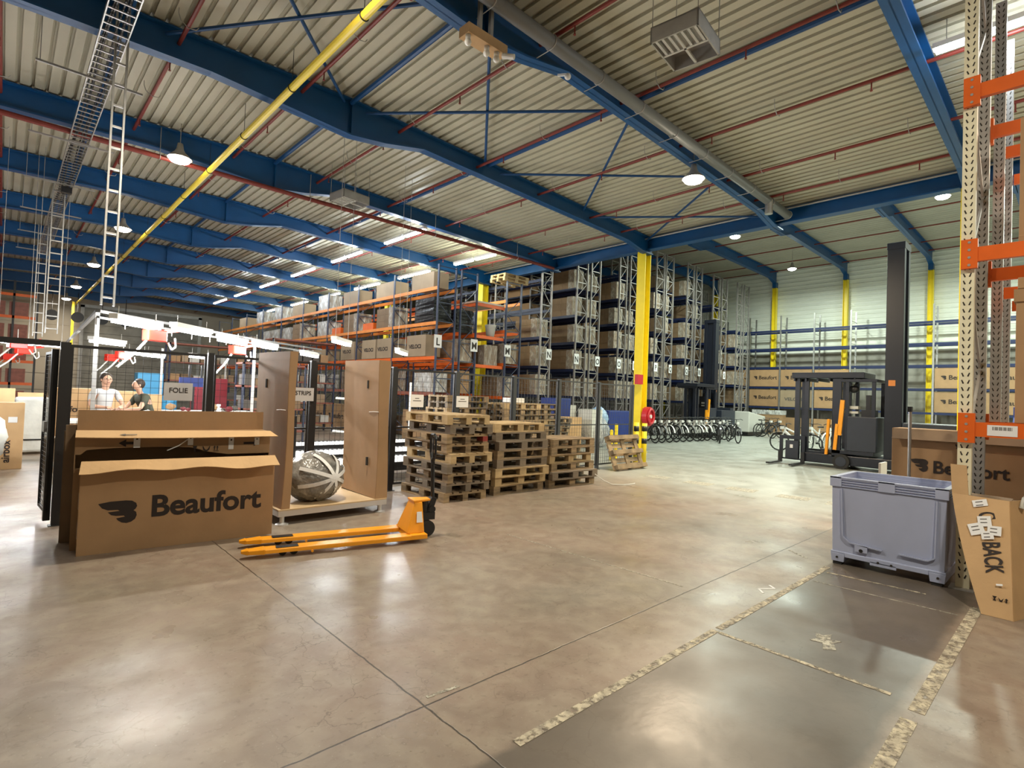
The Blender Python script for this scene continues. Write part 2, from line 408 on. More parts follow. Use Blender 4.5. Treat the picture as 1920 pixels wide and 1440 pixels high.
# columns
def column(x, y, h, label, stripes=True):
    t = empty('steel_column', (x, y, 0), 0, label, 'column', 'yellow steel columns')
    mb = MB(); mb.box(-.15, .15, -.16, -.135, 0, h); mb.box(-.15, .15, .135, .16, 0, h); mb.box(-.01, .01, -.135, .135, 0, h)
    mb.build('column_profile', 'yel', t, rot=(0, 0, PI/2))
    MB().box(-.2, .2, -.2, .2, 0, .02).build('base_plate', 'yel', t)
    MB().box(-.17, .17, -.17, .17, h, h+.02).build('cap_plate', 'blue', t)
    return t
col1 = column(XG, 9.74, 6.39, 'yellow steel column in the middle carrying a hose reel')
column(XG, 17.7, 6.39, 'yellow steel column behind the racks signed L and M')
column(XG, 25.5, 6.39, 'yellow steel column far back among the racks')
column(XG, 1.70, 6.39, 'yellow steel column at the right behind the cream rack')
# hall two frames
for i, y in enumerate([-2.25, 1.70, 5.65, 9.62, 13.6, 17.5, 21.4]):
    mb = MB()
    ibeam_x(mb, [(XG+.2, 10.2), (XW-.1, 10.2)], [(XG+.2, 9.72), (24.2, 9.72), (24.7, 9.50), (25.9, 9.50), (26.5, 9.68), (34.6, 9.66), (35.3, 9.45), (XW-.1, 9.45)], y, .22)
    t = empty('roof_beam', (0, 0, 0), 0, 'blue steel roof beam of the far high hall, %s' % ('behind the camera' if i == 0 else 'the %s one counted from the near end' % ORD[i-1]), 'roof beam', 'blue roof beams of the high hall')
    mb.build('beam_profile', 'blue', t)
    MB().box(XW-.42, XW-.08, y-.11, y+.11, 9.15, 9.46).build('knee', 'blue', t)
    c = empty('steel_column', (XW-.24, y, 0), 0, 'yellow steel wall column of the far high hall, %s' % ('behind the camera' if i == 0 else 'the %s one counted from the near end' % ORD[i-1]), 'column', 'yellow wall columns')
    m2 = MB(); m2.box(-.14, .14, -.12, -.10, 0, 9.14); m2.box(-.14, .14, .10, .12, 0, 9.14); m2.box(-.01, .01, -.1, .1, 0, 9.14); m2.build('column_profile', 'yel', c)
# bracing, tubes, sprinklers -----------------------------------------
n = 0
for (xa, ya, xb, yb) in [(1.1,5.75,4.4,9.5),(1.56,9.5,4.3,5.75),(4.75,5.75,7.85,9.5),(4.85,9.5,7.95,5.75),(8.2,5.75,11.4,9.5),(8.3,9.5,11.55,5.75),(11.7,5.75,14.6,9.5),(11.9,9.5,14.7,5.75)]:
    za, zb = ztop(xa) - .14 - .05*(n % 2), ztop(xb) - .14 - .05*(n % 2)
    o = MB().tube((xa, ya, za), (xb, yb, zb), .028, 8).build('brace_rod', 'bluet'); n += 1
    tag(o, 'blue diagonal brace tube, %s of the crossing pairs beside the nearest full beam' % ORD[n-1], 'brace', 'roof brace rods')
n = 0
for x in (1.1, 4.55, 7.95):
    for k in range(2, 9) if x != 7.95 else (0, 1, 2, 3, 4, 5, 6):
        z = ztop(x) - .11
        o = MB().tube((x, FY[k]+.1, z), (x, FY[k+1]-.1, z), .045 if k < 4 else .04, 8).build('purlin_tube', 'bluet'); n += 1
        tag(o, 'blue tube strut between roof beams %s and %s, %s line from the left' % (ORD[k], ORD[k+1], {1.1: 'first', 4.55: 'second', 7.95: 'third'}[x]), 'strut', 'blue roof struts')
lines = [-2.4, -.25, 1.75, 3.65, 5.63, 7.68, 9.7, 11.8, 13.3]
for i, x in enumerate(lines):
    t = empty('sprinkler_pipe', (x, 0, ztop(x) - .22), 0, 'dark red sprinkler pipe running lengthwise under the near roof, %s from the left' % ORD[i], 'pipe', 'red sprinkler pipes under the near roof')
    MB().tube((0, YN+.2, 0), (0, YB-.2, 0), .030, 8).build('pipe_run', 'red', t)
    for j in range(14):
        y = -4.1 + j*2.62 + (i % 2)*1.1
        if y > 30: break
        h = MB().path([(-.13, y, .12), (-.10, y, .03), (0, y, -.035), (.10, y, -.02), (.13, y, .03)], .007, 5); h.tube((-.13, y, .12), (-.13, y, .2), .006, 5)
        h.build('hanger', 'galvl', t)
        if y > -3 and y < 22: MB().tube((0, y+1.2, -.02), (0, y+1.2, -.15), .011, 6).tube((0, y+1.2, -.15), (0, y+1.2, -.165), .02, 6).build('sprinkler_head', 'red', t)
for i, x in enumerate([16.5, 19.2, 21.9, 24.6, 27.3, 30.0, 32.7, 34.6]):
    tag(MB().tube((x, YN+.2, 10.0), (x, 30, 10.0), .03, 6).build('sprinkler_pipe', 'red'), 'thin dark pipe under the high hall roof, %s from the blue girder' % ORD[i], 'pipe', 'sprinkler pipes under the high roof')
# cross main
t = empty('sprinkler_main', (0, 13.35, 6.36), 0, 'dark red sprinkler main crossing below the roof beams from left to right', 'pipe')
MB().tube((XL+.2, 0, 0), (XG-.3, .05, 0), .052, 10).build('pipe_run', 'red', t)
for x in (-5, -1.5, 2.2, 5.4, 9.2, 12.6): MB().tube((x, 0, .05), (x, 0, .62), .008, 5).torus((x, 0, 0), (1, 0, 0), .06, .008, 12, 4).build('hanger', 'galvl', t)
# gas pipe
t = empty('gas_pipe', (3.08, 0, 6.27), 0, 'bright yellow gas pipe running the length of the hall below the roof beams', 'pipe')
MB().tube((0, -4, 0), (0, 43, 0), .055, 12).build('pipe_run', 'gas', t)
for j in range(16):
    y = 6.2 + j*2.3
    MB().torus((0, y, 0), (0, 1, 0), .060, .009, 14, 5).tube((0, y, .06), (0, y, .62), .005, 5).build('pipe_clamp', 'blk', t)
# large grey duct pipe beside the nearest beam
t = empty('drain_pipe', (0, 5.27, 0), 0, 'thick grey drain pipe strapped beside the nearest full roof beam', 'pipe')
MB().tube((-2, 0, 6.80), (14.45, 0, 6.52), .10, 16).build('pipe_run', 'duct', t, smooth=True)
for j in range(13):
    x = 1.0 + j*1.12; z = 6.80 - (x+2)*.01702
    MB().torus((x, 0, z), (1, 0, 0), .104, .009, 16, 5).tube((x, .0, z-.104), (x, .30, z-.104), .007, 5).build('pipe_strap', 'galvl', t)
MB().tube((13.2, -.02, 6.55), (13.2, -.02, 6.22), .09, 12).build('pipe_branch', 'galv', t)
# cable ladder (tray) on the left
t = empty('cable_ladder', (.90, 0, 6.30), 0, 'long grey cable ladder running lengthwise below the roof at the left', 'cable tray')
mb = MB(); mb.box(-.16, -.145, -3, 27, -.03, .04); mb.box(.145, .16, -3, 27, -.03, .04)
for j in range(150): mb.box(-.15, .15, -3 + j*.2, -3 + j*.2 + .025, -.02, -.005)
mb.build('tray', 'galv', t)
cb = MB()
for k, (dx, r) in enumerate(((-.1, .012), (-.06, .016), (.03, .012), (.08, .018))):
    cb.path([(dx + .02*math.sin(j*1.3+k), -3 + j*1.0, .01 + r) for j in range(31)], r, 6)
cb.build('cables', 'blk', t)
for j in range(9): MB().bar((-.75, 1.2 + j*3.1, -.05), (.55, 1.2 + j*3.1, -.05), .03, .03).tube((-.7, 1.2 + j*3.1, -.04), (-.7, 1.2 + j*3.1, .7), .006, 5).build('tray_support', 'galvl', t)
def vladder(x, y, z0, z1, w, label):
    t = empty('hanging_ladder', (x, y, z0), 0, label, 'cable ladder', 'vertical cable ladders on the left'); h = z1 - z0
    mb = MB(); mb.box(-w/2-.012, -w/2+.012, -.03, .03, 0, h); mb.box(w/2-.012, w/2+.012, -.03, .03, 0, h)
    mb.build('rail', 'galv', t); r = MB()
    for k in range(int(h/.3)): r.box(-w/2, w/2, -.012, .012, .1 + k*.3, .125 + k*.3)
    r.build('rungs', 'galv', t); return t
vladder(1.02, 9.35, 2.66, 6.9, .14, 'tall galvanised cable ladder standing on the near corner of the gantry')
vladder(.80, 16.9, 2.70, 6.3, .22, 'vertical cable ladder behind the tall one, left of it')
vladder(.72, 21.8, 2.90, 6.3, .22, 'vertical cable ladder furthest left and furthest back')
MB_ = MB().box(-.1, .1, -.08, .08, 0, .14)
tag(MB_.build('junction_box', 'blk', loc=(.92, 16.7, 6.05)), 'black junction box hung under the cable ladder', 'junction box')

# ------------------------------------------------------------------ lamps
def add_light(parent, kind, loc, power, col, size=.2, size_y=None, spot=None, rot=(0, 0, 0)):
    L = bpy.data.lights.new('lamp_light', kind); L.energy = power; L.color = col
    if kind == 'AREA':
        L.shape = 'RECTANGLE' if size_y else 'DISK'; L.size = size
        if size_y: L.size_y = size_y
    else: L.shadow_soft_size = size
    if spot: L.spot_size = spot; L.spot_blend = .5
    o = bpy.data.objects.new('lamp_light', L); COL.objects.link(o); o.parent = parent; o.location = loc; o.rotation_euler = rot
    return o
def highbay(x, y, z, lens, power, col, label, grp='high bay lamps'):
    t = empty('high_bay_lamp', (x, y, z), 0, label, 'ceiling lamp', grp)
    MB().lathe([(.05, .32), (.07, .20), (.10, .14), (.22, .02), (.24, 0), (.22, .0), (.09, .12), (.04, .18)], 20).build('lamp_shade', 'galvl', t, smooth=True)
    MB().lathe([(.02, .02), (.18, .01), (.20, -.02), (.17, -.06), (.10, -.085), (.01, -.09)], 20).build('lens', lens, t, smooth=True)
    MB().tube((0, 0, .3), (0, 0, (ztop(x) if x < XG else 10.2) - z), .008, 5).build('hanging_rod', 'galvl', t)
    add_light(t, 'AREA', (0, 0, -.17), power, col, .34)
    return t
WARM = (1, .80, .56); NEUT = (1, .90, .72); COOL = (.88, 1.0, .86); DAY = (.86, .94, 1)
for i, y in enumerate([-1.6, 5.9, 13.05, 20.35, 27.6, 34.8, 40.5]):
    highbay(2.5, y, 6.32, 'lampw', 330 if i < 2 else 240, NEUT, 'round high bay lamp of the left row, %s from the camera' % ORD[i])
for i, y in enumerate([-1.7, 5.62]):
    highbay(10.25, y, 6.26, 'lampw', 520, WARM, 'bright warm lamp hung below the nearest full beam' if i else 'warm lamp of the right row behind the camera')
for i, (x, y) in enumerate([(23.1, 10.6), (30.4, 10.8), (23.1, 3.4), (30.4, 3.4), (23.1, -3.6), (30.4, -3.6), (17.6, 3.4), (17.6, -3.6)]):
    highbay(x, y, 9.0, 'lampc', 700, COOL, ['bright lamp in the high hall nearest the blue girder', 'bright lamp in the high hall nearest the corner of the racks', 'bright lamp seen beside the cream rack upright', 'lamp of the high hall by the far wall behind the mast', 'lamp of the high hall far right, near row', 'lamp of the high hall far right, wall row', 'lamp of the high hall just past the girder', 'lamp of the high hall past the girder at the right'][i], 'high hall lamps')
def tubelight(x, y, z, power, label, lens='tube', ln=1.45, col=DAY, grp='ceiling tube lights', hang=None, rz=0.0, beam=.12):
    t = empty('tube_light', (x, y, z), rz, label, 'tube light', grp)
    MB().box(-.06, .06, -ln/2, ln/2, .02, .09).build('housing', 'whp', t)
    MB().box(-.05, .05, -ln/2+.03, ln/2-.03, -.03, .02).build('lens', lens, t)
    if hang:
        for yy in (-ln*.4, ln*.4): MB().tube((0, yy, .09), (0, yy, hang - z), .005, 5).build('hanging_wire', 'galvl', t)
    add_light(t, 'POINT', (0, 0, -.12), power*.75, col, .06)
    return t
k = 0
for row, x in (('left', 8.92), ('right', 12.1)):
    for b in range(7):
        y0 = 14.0 + b*BAY
        for s in (0, 1):
            y = y0 + s*1.22 + (.45 if row == 'right' else 0)
            if y > 37: continue
            tubelight(x, y, 6.46, 110 if b < 3 else 70, 'ceiling tube light over the rack aisle, %s row, %s from the near end' % (row, ORD[b*2+s]), 'tube' if row == 'left' else 'tubey', hang=6.93, ln=1.1, col=DAY if row == 'left' else (.95, 1, .80))
tubelight(9.1, .75, 6.55, 110, 'ceiling tube light shining between the uprights of the cream rack', hang=6.95)
tubelight(9.1, -.9, 6.55, 110, 'ceiling tube light further right above the cream rack', hang=6.95)

# heaters
def heater(x, y, z, sc, label):
    t = empty('unit_heater', (x, y, z), .12, label, 'heater', 'hanging unit heaters')
    mb = MB(); a, b, h = .36*sc, .30*sc, .20*sc
    mb.box(-a, a, -b, -b+.02, 0, h); mb.box(-a, a, b-.02, b, 0, h); mb.box(-a, -a+.02, -b, b, 0, h); mb.box(a-.02, a, -b, b, 0, h); mb.box(-a, a, -b, b, h-.02, h)
    mb.build('casing', 'galvl', t)
    sl = MB()
    for k in range(7): sl.box(-a+.02, 0, -b + .04 + k*.08*sc, -b + .07 + k*.08*sc, .01, .05)
    sl.bar((0, -b, .02), (0, b, .02), .03); sl.bar((-a, 0, .02), (a, 0, .02), .03); sl.build('louvres', 'whd', t)
    MB().lathe([(.05, h), (.20*sc, h), (.22*sc, h+.02), (.10*sc, h+.10), (.03, h+.12)], 14).build('fan', 'blk', t)
    w = MB()
    for sx in (-a, a):
        for sy in (-b, b): w.tube((sx*.95, sy*.95, h), (sx*.95, sy*.95, (ztop(x) - z)), .006, 5)
    w.build('hanging_wires', 'galvl', t)
heater(6.0, 3.45, 6.0, 1.0, 'square grey unit heater hanging on wires at the upper right')
heater(5.95, 12.3, 6.15, 1.0, 'small grey unit heater hanging on the red main pipe')
# camera board on the nearest beam
t = empty('camera_board', (4.36, 5.44, 6.16), 0, 'cardboard covered board hung under the roof beam with cameras on it', 'camera board')
MB().box(-.30, .36, -.10, .10, 0, .13).build('board', 'card2', t)
for x in (-.26, .05, .22): MB().tube((x, -.04, 0), (x, -.04, -.09), .035, 10).blob((x, -.04, -.09), .045, .045, .045, 10, 6).build('dome_camera', 'whp', t, smooth=True)
MB().tube((.26, -.12, -.06), (.34, -.26, -.10), .035, 10).build('bullet_camera', 'whp', t)
MB().bar((-.05, 0, .13), (-.05, 0, .7), .05).bar((.14, 0, .13), (.14, 0, .7), .05).build('hanger', 'galvl', t)
t = empty('security_camera', (5.95, 5.35, 6.42), 0, 'small white security camera on the nearest beam beside the grey pipe', 'camera')
MB().blob((0, 0, 0), .05, .05, .05, 12, 8).build('housing', 'whp', t, smooth=True); MB().bar((0, 0, .03), (0, .2, .1), .03).build('bracket', 'whp', t)

# ------------------------------------------------------------------ floor marks
def strip(pts, w, label, m='tape', name='floor_tape', edges=True):
    mb = MB()
    for (xa, ya), (xb, yb) in zip(pts, pts[1:]):
        d = Vector((xb-xa, yb-ya, 0)).normalized(); nn = Vector((-d.y, d.x, 0))*w/2
        mb.hexa([(xa-nn.x, ya-nn.y, .0005), (xb-nn.x, yb-nn.y, .0005), (xb+nn.x, yb+nn.y, .0005), (xa+nn.x, ya+nn.y, .0005)], [(xa-nn.x, ya-nn.y, .0025), (xb-nn.x, yb-nn.y, .0025), (xb+nn.x, yb+nn.y, .0025), (xa+nn.x, ya+nn.y, .0025)])
    return tag(mb.build(name, m), label, 'floor marking', 'floor markings')
def ragged(mt, lo, hi):
    nt = mt.node_tree; N, L = nt.nodes, nt.links; b = N['Principled BSDF']; b.inputs['Roughness'].default_value = .7
    tc = N.new('ShaderNodeTexCoord'); n1 = N.new('ShaderNodeTexNoise'); n1.inputs['Scale'].default_value = 22; n1.inputs['Detail'].default_value = 8; n1.inputs['Roughness'].default_value = .7
    L.new(tc.outputs['Object'], n1.inputs['Vector']); r = N.new('ShaderNodeMapRange'); r.inputs['From Min'].default_value = lo; r.inputs['From Max'].default_value = hi
    L.new(n1.outputs['Fac'], r.inputs['Value']); L.new(r.outputs['Result'], b.inputs['Alpha'])
ragged(M['tape'], .40, .52); ragged(M['tape2'], .42, .56)
strip([(1.80, 1.79), (3.75, 1.785)], .055, 'worn wide tape line at the left edge of the dark floor strip, near half')
strip([(3.8, 1.78), (6.15, 1.775)], .055, 'paler worn tape line running up to the foot of the grey bin')
strip([(3.74, 1.75), (3.73, .74)], .035, 'thin tape line crossing the dark floor strip')
strip([(3.62, .605), (5.95, .60)], .075, 'broad worn tape line at the right edge of the dark strip, far piece')
strip([(2.55, .61), (3.5, .615)], .075, 'broad worn tape line at the right edge of the dark strip, near piece')
strip([(5.95, 1.72), (6.0, .95)], .03, 'faint tape line in front of the grey bin')
strip([(5.55, 1.72), (5.6, .68)], .012, 'hairline paint mark across the dark strip', 'tape2')
strip([(6.49, 2.26), (6.31, 2.02)], .03, 'short pale tape piece beside the floor joint near the bin', 'tape2')
strip([(4.82, 1.88), (4.90, 1.95), (5.02, 1.86), (5.08, 1.93)], .02, 'crossed scrap of white tape left of the taped line', 'white')
strip([(4.35, 4.6), (4.4, 2.4)], .012, 'thin pale line crossing the open floor', 'tape2')
strip([(1.70, 2.37), (1.90, 2.35)], .022, 'small white scuffed paint patch beside the joint crossing', 'tape2')
for i, y in enumerate([6.30, 5.35, 4.48, 3.55, 2.75]):
    strip([(10.30, y+.26), (10.36, y-.26)], .40, 'pale painted square on the floor, %s from the yellow posts' % ORD[i], 'tape2', 'floor_patch')
mb = MB(); pts = [(0,0),(.10,.05),(.16,.02),(.14,.09),(.24,.11),(.17,.15),(.19,.22),(.10,.17),(.03,.19),(.05,.11),(-.05,.07)]
mb.prism(pts, lambda x, y, z: (4.10+x*1.1, 1.12+y*.9, .0005+z), .002); tag(mb.build('floor_patch', 'tape2'), 'star shaped pale scuff on the dark floor strip', 'floor marking', 'floor markings')

# ------------------------------------------------------------------ pallets
def pallet(w='wood', blk=None, name='pallet'):
    t = empty(name, (0, 0, 0), 0, 'pallet', 'pallet')
    d = MB()
    for y0, wd in ((0, .145), (.18, .10), (.327, .145), (.525, .10), (.655, .145)): d.box(0, 1.2, y0, y0+wd, .122, .144)
    for x0 in (0, .5275, 1.055): d.box(x0, x0+.145, 0, .8, .100, .122)
    d.build('top_deck', w, t)
    b = MB()
    for y0, wd in ((0, .10), (.35, .10), (.70, .10)): b.box(0, 1.2, y0, y0+wd, 0, .022)
    b.build('bottom_board', w, t)
    for ix, x0 in enumerate((0, .5275, 1.055)):
        for iy, y0 in enumerate((0, .35, .70)):
            mm = blk if blk and iy == 0 else w
            MB().box(x0, x0+.145, y0, y0+.10, .022, .100).build('block', mm, t)
    return t
PAL = [Stamp(pallet('wood')), Stamp(pallet('woodg')), Stamp(pallet('woodp')), Stamp(pallet('wood', 'woodr'))]
TONE = ['brown', 'grey weathered', 'pale new', 'red-blocked']
def stack(x, y, rz, kinds, where, grp, jit=.05, z=0.0):
    n = len(kinds)
    for i, k in enumerate(kinds):
        r = rz + R.uniform(-.055, .055)
        dx, dy = R.uniform(-jit, jit), R.uniform(-jit, jit)
        pos = 'bottom' if i == 0 else 'topmost' if i == n-1 else ORD[i] + ' up'
        PAL[k].put((x + dx, y + dy, z + i*.1445), r, '%s pallet, %s in the %s' % (TONE[k], pos, where), grp)
stack(5.62, 6.42, PI/2, [0, 1, 0, 1, 2, 0, 3, 1, 2], 'left front stack beside the pallet truck', 'pallets of the left front stack', .045)
stack(5.85, 6.50, 0, [0, 2, 2, 1, 0, 1, 1, 2], 'middle front stack before the fence', 'pallets of the middle front stack')
stack(7.15, 6.50, -.02, [0, 1, 0, 2, 0, 0, 2][:6], 'right front stack before the fence', 'pallets of the right front stack')
stack(7.35, 9.9, .0, [1, 0, 0, 1, 0, 0, 1, 0, 0, 1, 0], 'tall stack behind the fence', 'pallets of the tall stack behind the fence', .03)
stack(8.85, 9.6, .0, [0, 0, 1, 0, 0, 2, 0, 0, 0, 2], 'wide stack behind the fence', 'pallets of the wide stack behind the fence', .03)
stack(10.15, 10.0, .0, [0, 0, 1, 0, 0, 0, 2, 0, 0, 0], 'stack left of the blue cart behind the fence', 'pallets of the stack near the blue cart', .03)
stack(11.6, 10.9, .0, [1, 0, 1, 1, 0, 1, 1], 'low grey stack behind the fence', 'pallets of the low grey stack', .03)
lp = PAL[0].put((10.30, 7.28, 0.07), 0, 'single brown pallet leaning on its edge against the yellow post', 'leaning pallet')
lp.rotation_euler = (math.radians(-66), 0, -.02); lp.location = (10.25, 7.22, .075)
lp.rotation_euler = Euler((math.radians(68), 0, 0)).to_matrix().to_euler()
lp.rotation_euler = (math.radians(-112), 0, 0); lp.location = (10.22, 7.53, .80)

# ------------------------------------------------------------------ mesh fence
FX = [.50, 1.95, 3.30, 4.66, 5.95, 7.37, 8.71, 10.1, 11.45]
FYY = 7.76
for i, x in enumerate(FX):
    t = empty('fence_post', (x, FYY, 0), 0, '%s steel fence post, %s' % ('black' if i < 4 else 'graphite', ['at the open gate', 'behind the sign board', 'right of the standing cartons gap', 'right of the tall standing carton', 'behind the left front pallet stack', 'between the front pallet stacks', 'behind the right front pallet stack', 'left of the leaning pallet', 'at the yellow posts'][i]), 'fence post', 'mesh fence posts')
    w = .035 if i else .045
    MB().box(-w, w, -w, w, .01, 2.02).build('post', 'fence' if i > 3 else 'blk', t)
    MB().box(-.07, .07, -.05, .05, 0, .01).build('foot_plate', 'fence', t)
def mesh_panel(L, h0, h1, px=.10, pz=.05, cols=True, m='fence', wt=.0035):
    f = MB(); f.box(0, L, -.012, .012, h1-.03, h1); f.box(0, L, -.012, .012, h0, h0+.03); f.box(0, .025, -.012, .012, h0+.03, h1-.03); f.box(L-.025, L, -.012, .012, h0+.03, h1-.03)
    f.box(0.025, L-.025, -.010, .010, 1.02, 1.045)
    w = MB(); x = px
    while x < L - .02: w.box(x-wt/2, x+wt/2, -wt, 0, h0+.02, h1-.02); x += px
    z = h0 + pz
    while z < h1: w.box(.02, L-.02, 0, wt, z-wt/2, z+wt/2); z += pz
    return f, w
for i in range(8):
    L = FX[i+1] - FX[i] - .09
    if i == 7: L -= .02
    t = empty('mesh_fence', (FX[i] + .045, FYY, 0), 0, 'black wire mesh fence panel, %s counted from the open gate' % ORD[i], 'fence panel', 'wire mesh fence panels')
    f, w = mesh_panel(L, .10, 2.0, .085, .085 if i > 3 else .085); f.build('frame', 'blk' if i < 4 else 'fence', t); w.build('wire_mesh', 'blk' if i < 4 else 'fence', t)
t = empty('rubber_kerb', (.6, FYY, 0), 0, 'dark brown kick board along the foot of the mesh fence', 'kick board'); 
for i in range(3): MB().box(FX[i]-.6+.05, FX[i+1]-.6-.05, -.02, .02, 0, .09).build('board', 'rust', t)
# top rail to the left of the gate and the folded gate leaf
tag(MB().box(-2.6, .45, -.03, .03, 1.97, 2.03).build('overhead_bar', 'blk', loc=(0, FYY, 0)), 'black overhead rail spanning the open gateway at the left', 'gate rail')
t = empty('fence_gate', (.42, FYY+.06, 0), math.radians(94), 'black mesh gate leaf standing open, seen almost edge on', 'gate')
f, w = mesh_panel(.62, .12, 1.92, .05, .05); f.build('frame', 'blk', t); w.build('wire_mesh', 'blk', t)
MB().box(.0, .06, -.03, .03, .05, 1.94).build('gate_stile', 'blk', t); MB().box(.3, .42, -.03, .03, 1.0, 1.12).build('lock', 'galv', t)
def sign(x, z, w, h, txt, label, s=.085, mm='sign', lines=None):
    t = empty('paper_sign', (x, FYY - .045, z), 0, label, 'sign', 'paper signs on the fence')
    MB().box(0, w, -.004, 0, 0, h).build('sheet', mm, t)
    if txt: text(t, txt, s, (w/2, -.006, h*.45), '-Y', 'ink', 'lettering', .01, .95, 'CENTER')
    if lines:
        for k, (ww, zz) in enumerate(lines): MB().box(w/2-ww/2, w/2+ww/2, -.0055, -.004, zz, zz+.012).build('text_line', 'inkg', t)
sign(1.44, 1.40, .31, .22, 'FOLIE', 'grey paper sign reading FOLIE hung on the mesh fence')
sign(3.00, 1.43, .31, .19, 'STRIPS', 'grey paper sign reading STRIPS behind the tall carton')
sign(4.96, 1.37, .26, .21, None, 'white paper notice with two short lines, left of the other notice', mm='white', lines=[(.08, .14), (.16, .10)])
sign(5.92, 1.38, .27, .20, None, 'white paper notice with two lines, above the middle pallets', mm='white', lines=[(.10, .14), (.18, .10)])
# posts at the column
for i, (x, y, h) in enumerate([(11.62, 7.72, 1.08), (11.86, 7.64, 1.06)]):
    t = empty('bollard', (x, y, 0), 0, 'yellow and black striped guard post, %s of the pair at the fence end' % ('left' if i == 0 else 'right'), 'bollard', 'striped guard posts')
    MB().tube((0, 0, .01), (0, 0, h), .065, 16).build('post', 'yel', t, smooth=True); MB().tube((0, 0, 0), (0, 0, .012), .09, 16).build('foot_plate', 'yel', t)
    for z in (.55, .86): MB().tube((0, 0, z), (0, 0, z+.13), .067, 16).build('black_band', 'blk', t, smooth=True)
for i, (x, y, h) in enumerate([(12.0, 8.75, .80), (12.35, 8.85, .95)]):
    t = empty('bollard', (x, y, 0), 0, 'thin plain yellow guard post behind the leaning pallet, %s' % ('shorter' if i == 0 else 'taller'), 'bollard', 'plain yellow guard posts')
    MB().tube((0, 0, 0), (0, 0, h), .045, 12).build('post', 'yel', t); MB().tube((0, 0, h), (0, 0, h+.02), .03, 12).build('cap', 'yel', t)
t = empty('hose_reel', (14.78, 9.44, 1.15), .15, 'round red fire hose reel on the yellow column', 'hose reel')
MB().tube((0, -.10, .0), (0, .06, 0), .30, 24).build('drum', 'redh', t, smooth=False); MB().torus((0, -.13, 0), (0, 1, 0), .22, .04, 24, 8).build('hose', 'redh', t, smooth=True); MB().tube((0, -.14, 0), (0, -.10, 0), .06, 12).build('hub', 'whp', t)
MB().box(-.06, .06, .06, .14, -.25, .25).build('bracket', 'redh', t)
t = empty('fire_sign_box', (14.33, 9.50, 2.14), 0, 'red cabinet fixed at the left side of the yellow column', 'cabinet'); MB().box(-.12, .16, -.06, .06, 0, .30).build('housing', 'redh', t)
t = empty('fire_extinguisher', (11.98, 7.95, 0), 0, 'small dark red extinguisher at the foot of the striped posts', 'fire extinguisher'); MB().lathe([(.04, 0), (.06, .01), (.06, .3), (.03, .36), (.02, .38)], 14).build('cylinder', 'redh', t, smooth=True); MB().box(-.03, .03, -.01, .01, .38, .42).build('valve', 'blk', t)

# ------------------------------------------------------------------ the two large open cartons
RZ = -.0995
def slab(mb, a, b, z0, z1, t=.008):
    a = Vector(a); b = Vector(b); d = (b-a).normalized(); nn = Vector((-d.y, d.x, 0))*t/2
    mb.hexa([(a-nn).to_3d()[:2]+(z0,), (b-nn)[:2]+(z0,), (b+nn)[:2]+(z0,), (a+nn)[:2]+(z0,)], [(a-nn)[:2]+(z1,), (b-nn)[:2]+(z1,), (b+nn)[:2]+(z1,), (a+nn)[:2]+(z1,)])
def picto(t, x, y, z, s, face='-Y', order=1):
    # glass, two hands, up arrows
    sg = 1
    P_ = lambda k: (x + k*s*1.55, y, z) if face == '-Y' else (x, y - k*s*1.55, z)
    flat(t, [(.1,1),(.9,1),(.8,.62),(.57,.45),(.57,.12),(.8,.0),(.2,0),(.43,.12),(.43,.45),(.2,.62)], s*.8, s, P_(0), face, 'ink', 'pictogram')
    flat(t, [(0,.9),(.12,.9),(.3,.4),(.5,.25),(.7,.4),(.88,.9),(1,.9),(.9,.3),(.65,.05),(.6,0),(.4,0),(.35,.05),(.1,.3)], s*1.2, s, P_(1), face, 'ink', 'pictogram')
    flat(t, [(.15,.2),(.15,.65),(0,.65),(.22,1),(.44,.65),(.29,.65),(.29,.2)], s*.9, s, P_(2.1), face, 'ink', 'pictogram')
    flat(t, [(.65,.2),(.65,.65),(.5,.65),(.72,1),(.94,.65),(.79,.65),(.79,.2)], s*.9, s, P_(2.1), face, 'ink', 'pictogram')
    flat(t, SQ, s*.9, s*.08, P_(2.1), face, 'ink', 'pictogram')
BW = 1.67
t = empty('bicycle_carton', (.56, 6.29, 0), RZ, 'large open brown carton printed Beaufort standing in front', 'carton')
mb = MB(); slab(mb, (0, 0, 0), (BW, 0, 0), 0, .86); slab(mb, (0, .20, 0), (BW, .20, 0), 0, .80); slab(mb, (0, 0, 0), (.01, .20, 0), 0, .84); slab(mb, (BW, 0, 0), (BW, .20, 0), 0, .84); mb.box(0, BW, 0, .2, 0, .012)
mb.build('carton_body', 'card', t)
fl = MB(); nS = 24
fl.grid(nS, 2, lambda u, v: (-.01*v + u*(BW + .02*v), -.005 - v*(.17 + .015*math.sin(u*9)), .86 - v*(.085 + .012*math.sin(u*17+1)) + .01*math.sin(u*5)*v))
fl.build('front_flap', 'card2', t, thick=.006)
text(t, 'Beaufort', .285, (.545, -.0062, .31), '-Y', 'ink', 'lettering', .028, 1.0)
flat(t, LOGO, .30, .215, (.14, -.0048, .265), '-Y')
sl = MB()
for z0 in (.15, .42): sl.box(-.006, -.003, .03, .17, z0, z0+.14)
sl.build('side_label', 'white', t)
B0 = (.62, 6.56)
t = empty('bicycle_carton', (.56, 6.53, 0), RZ, 'second large open carton with arrows and tall raised back flap, behind', 'carton')
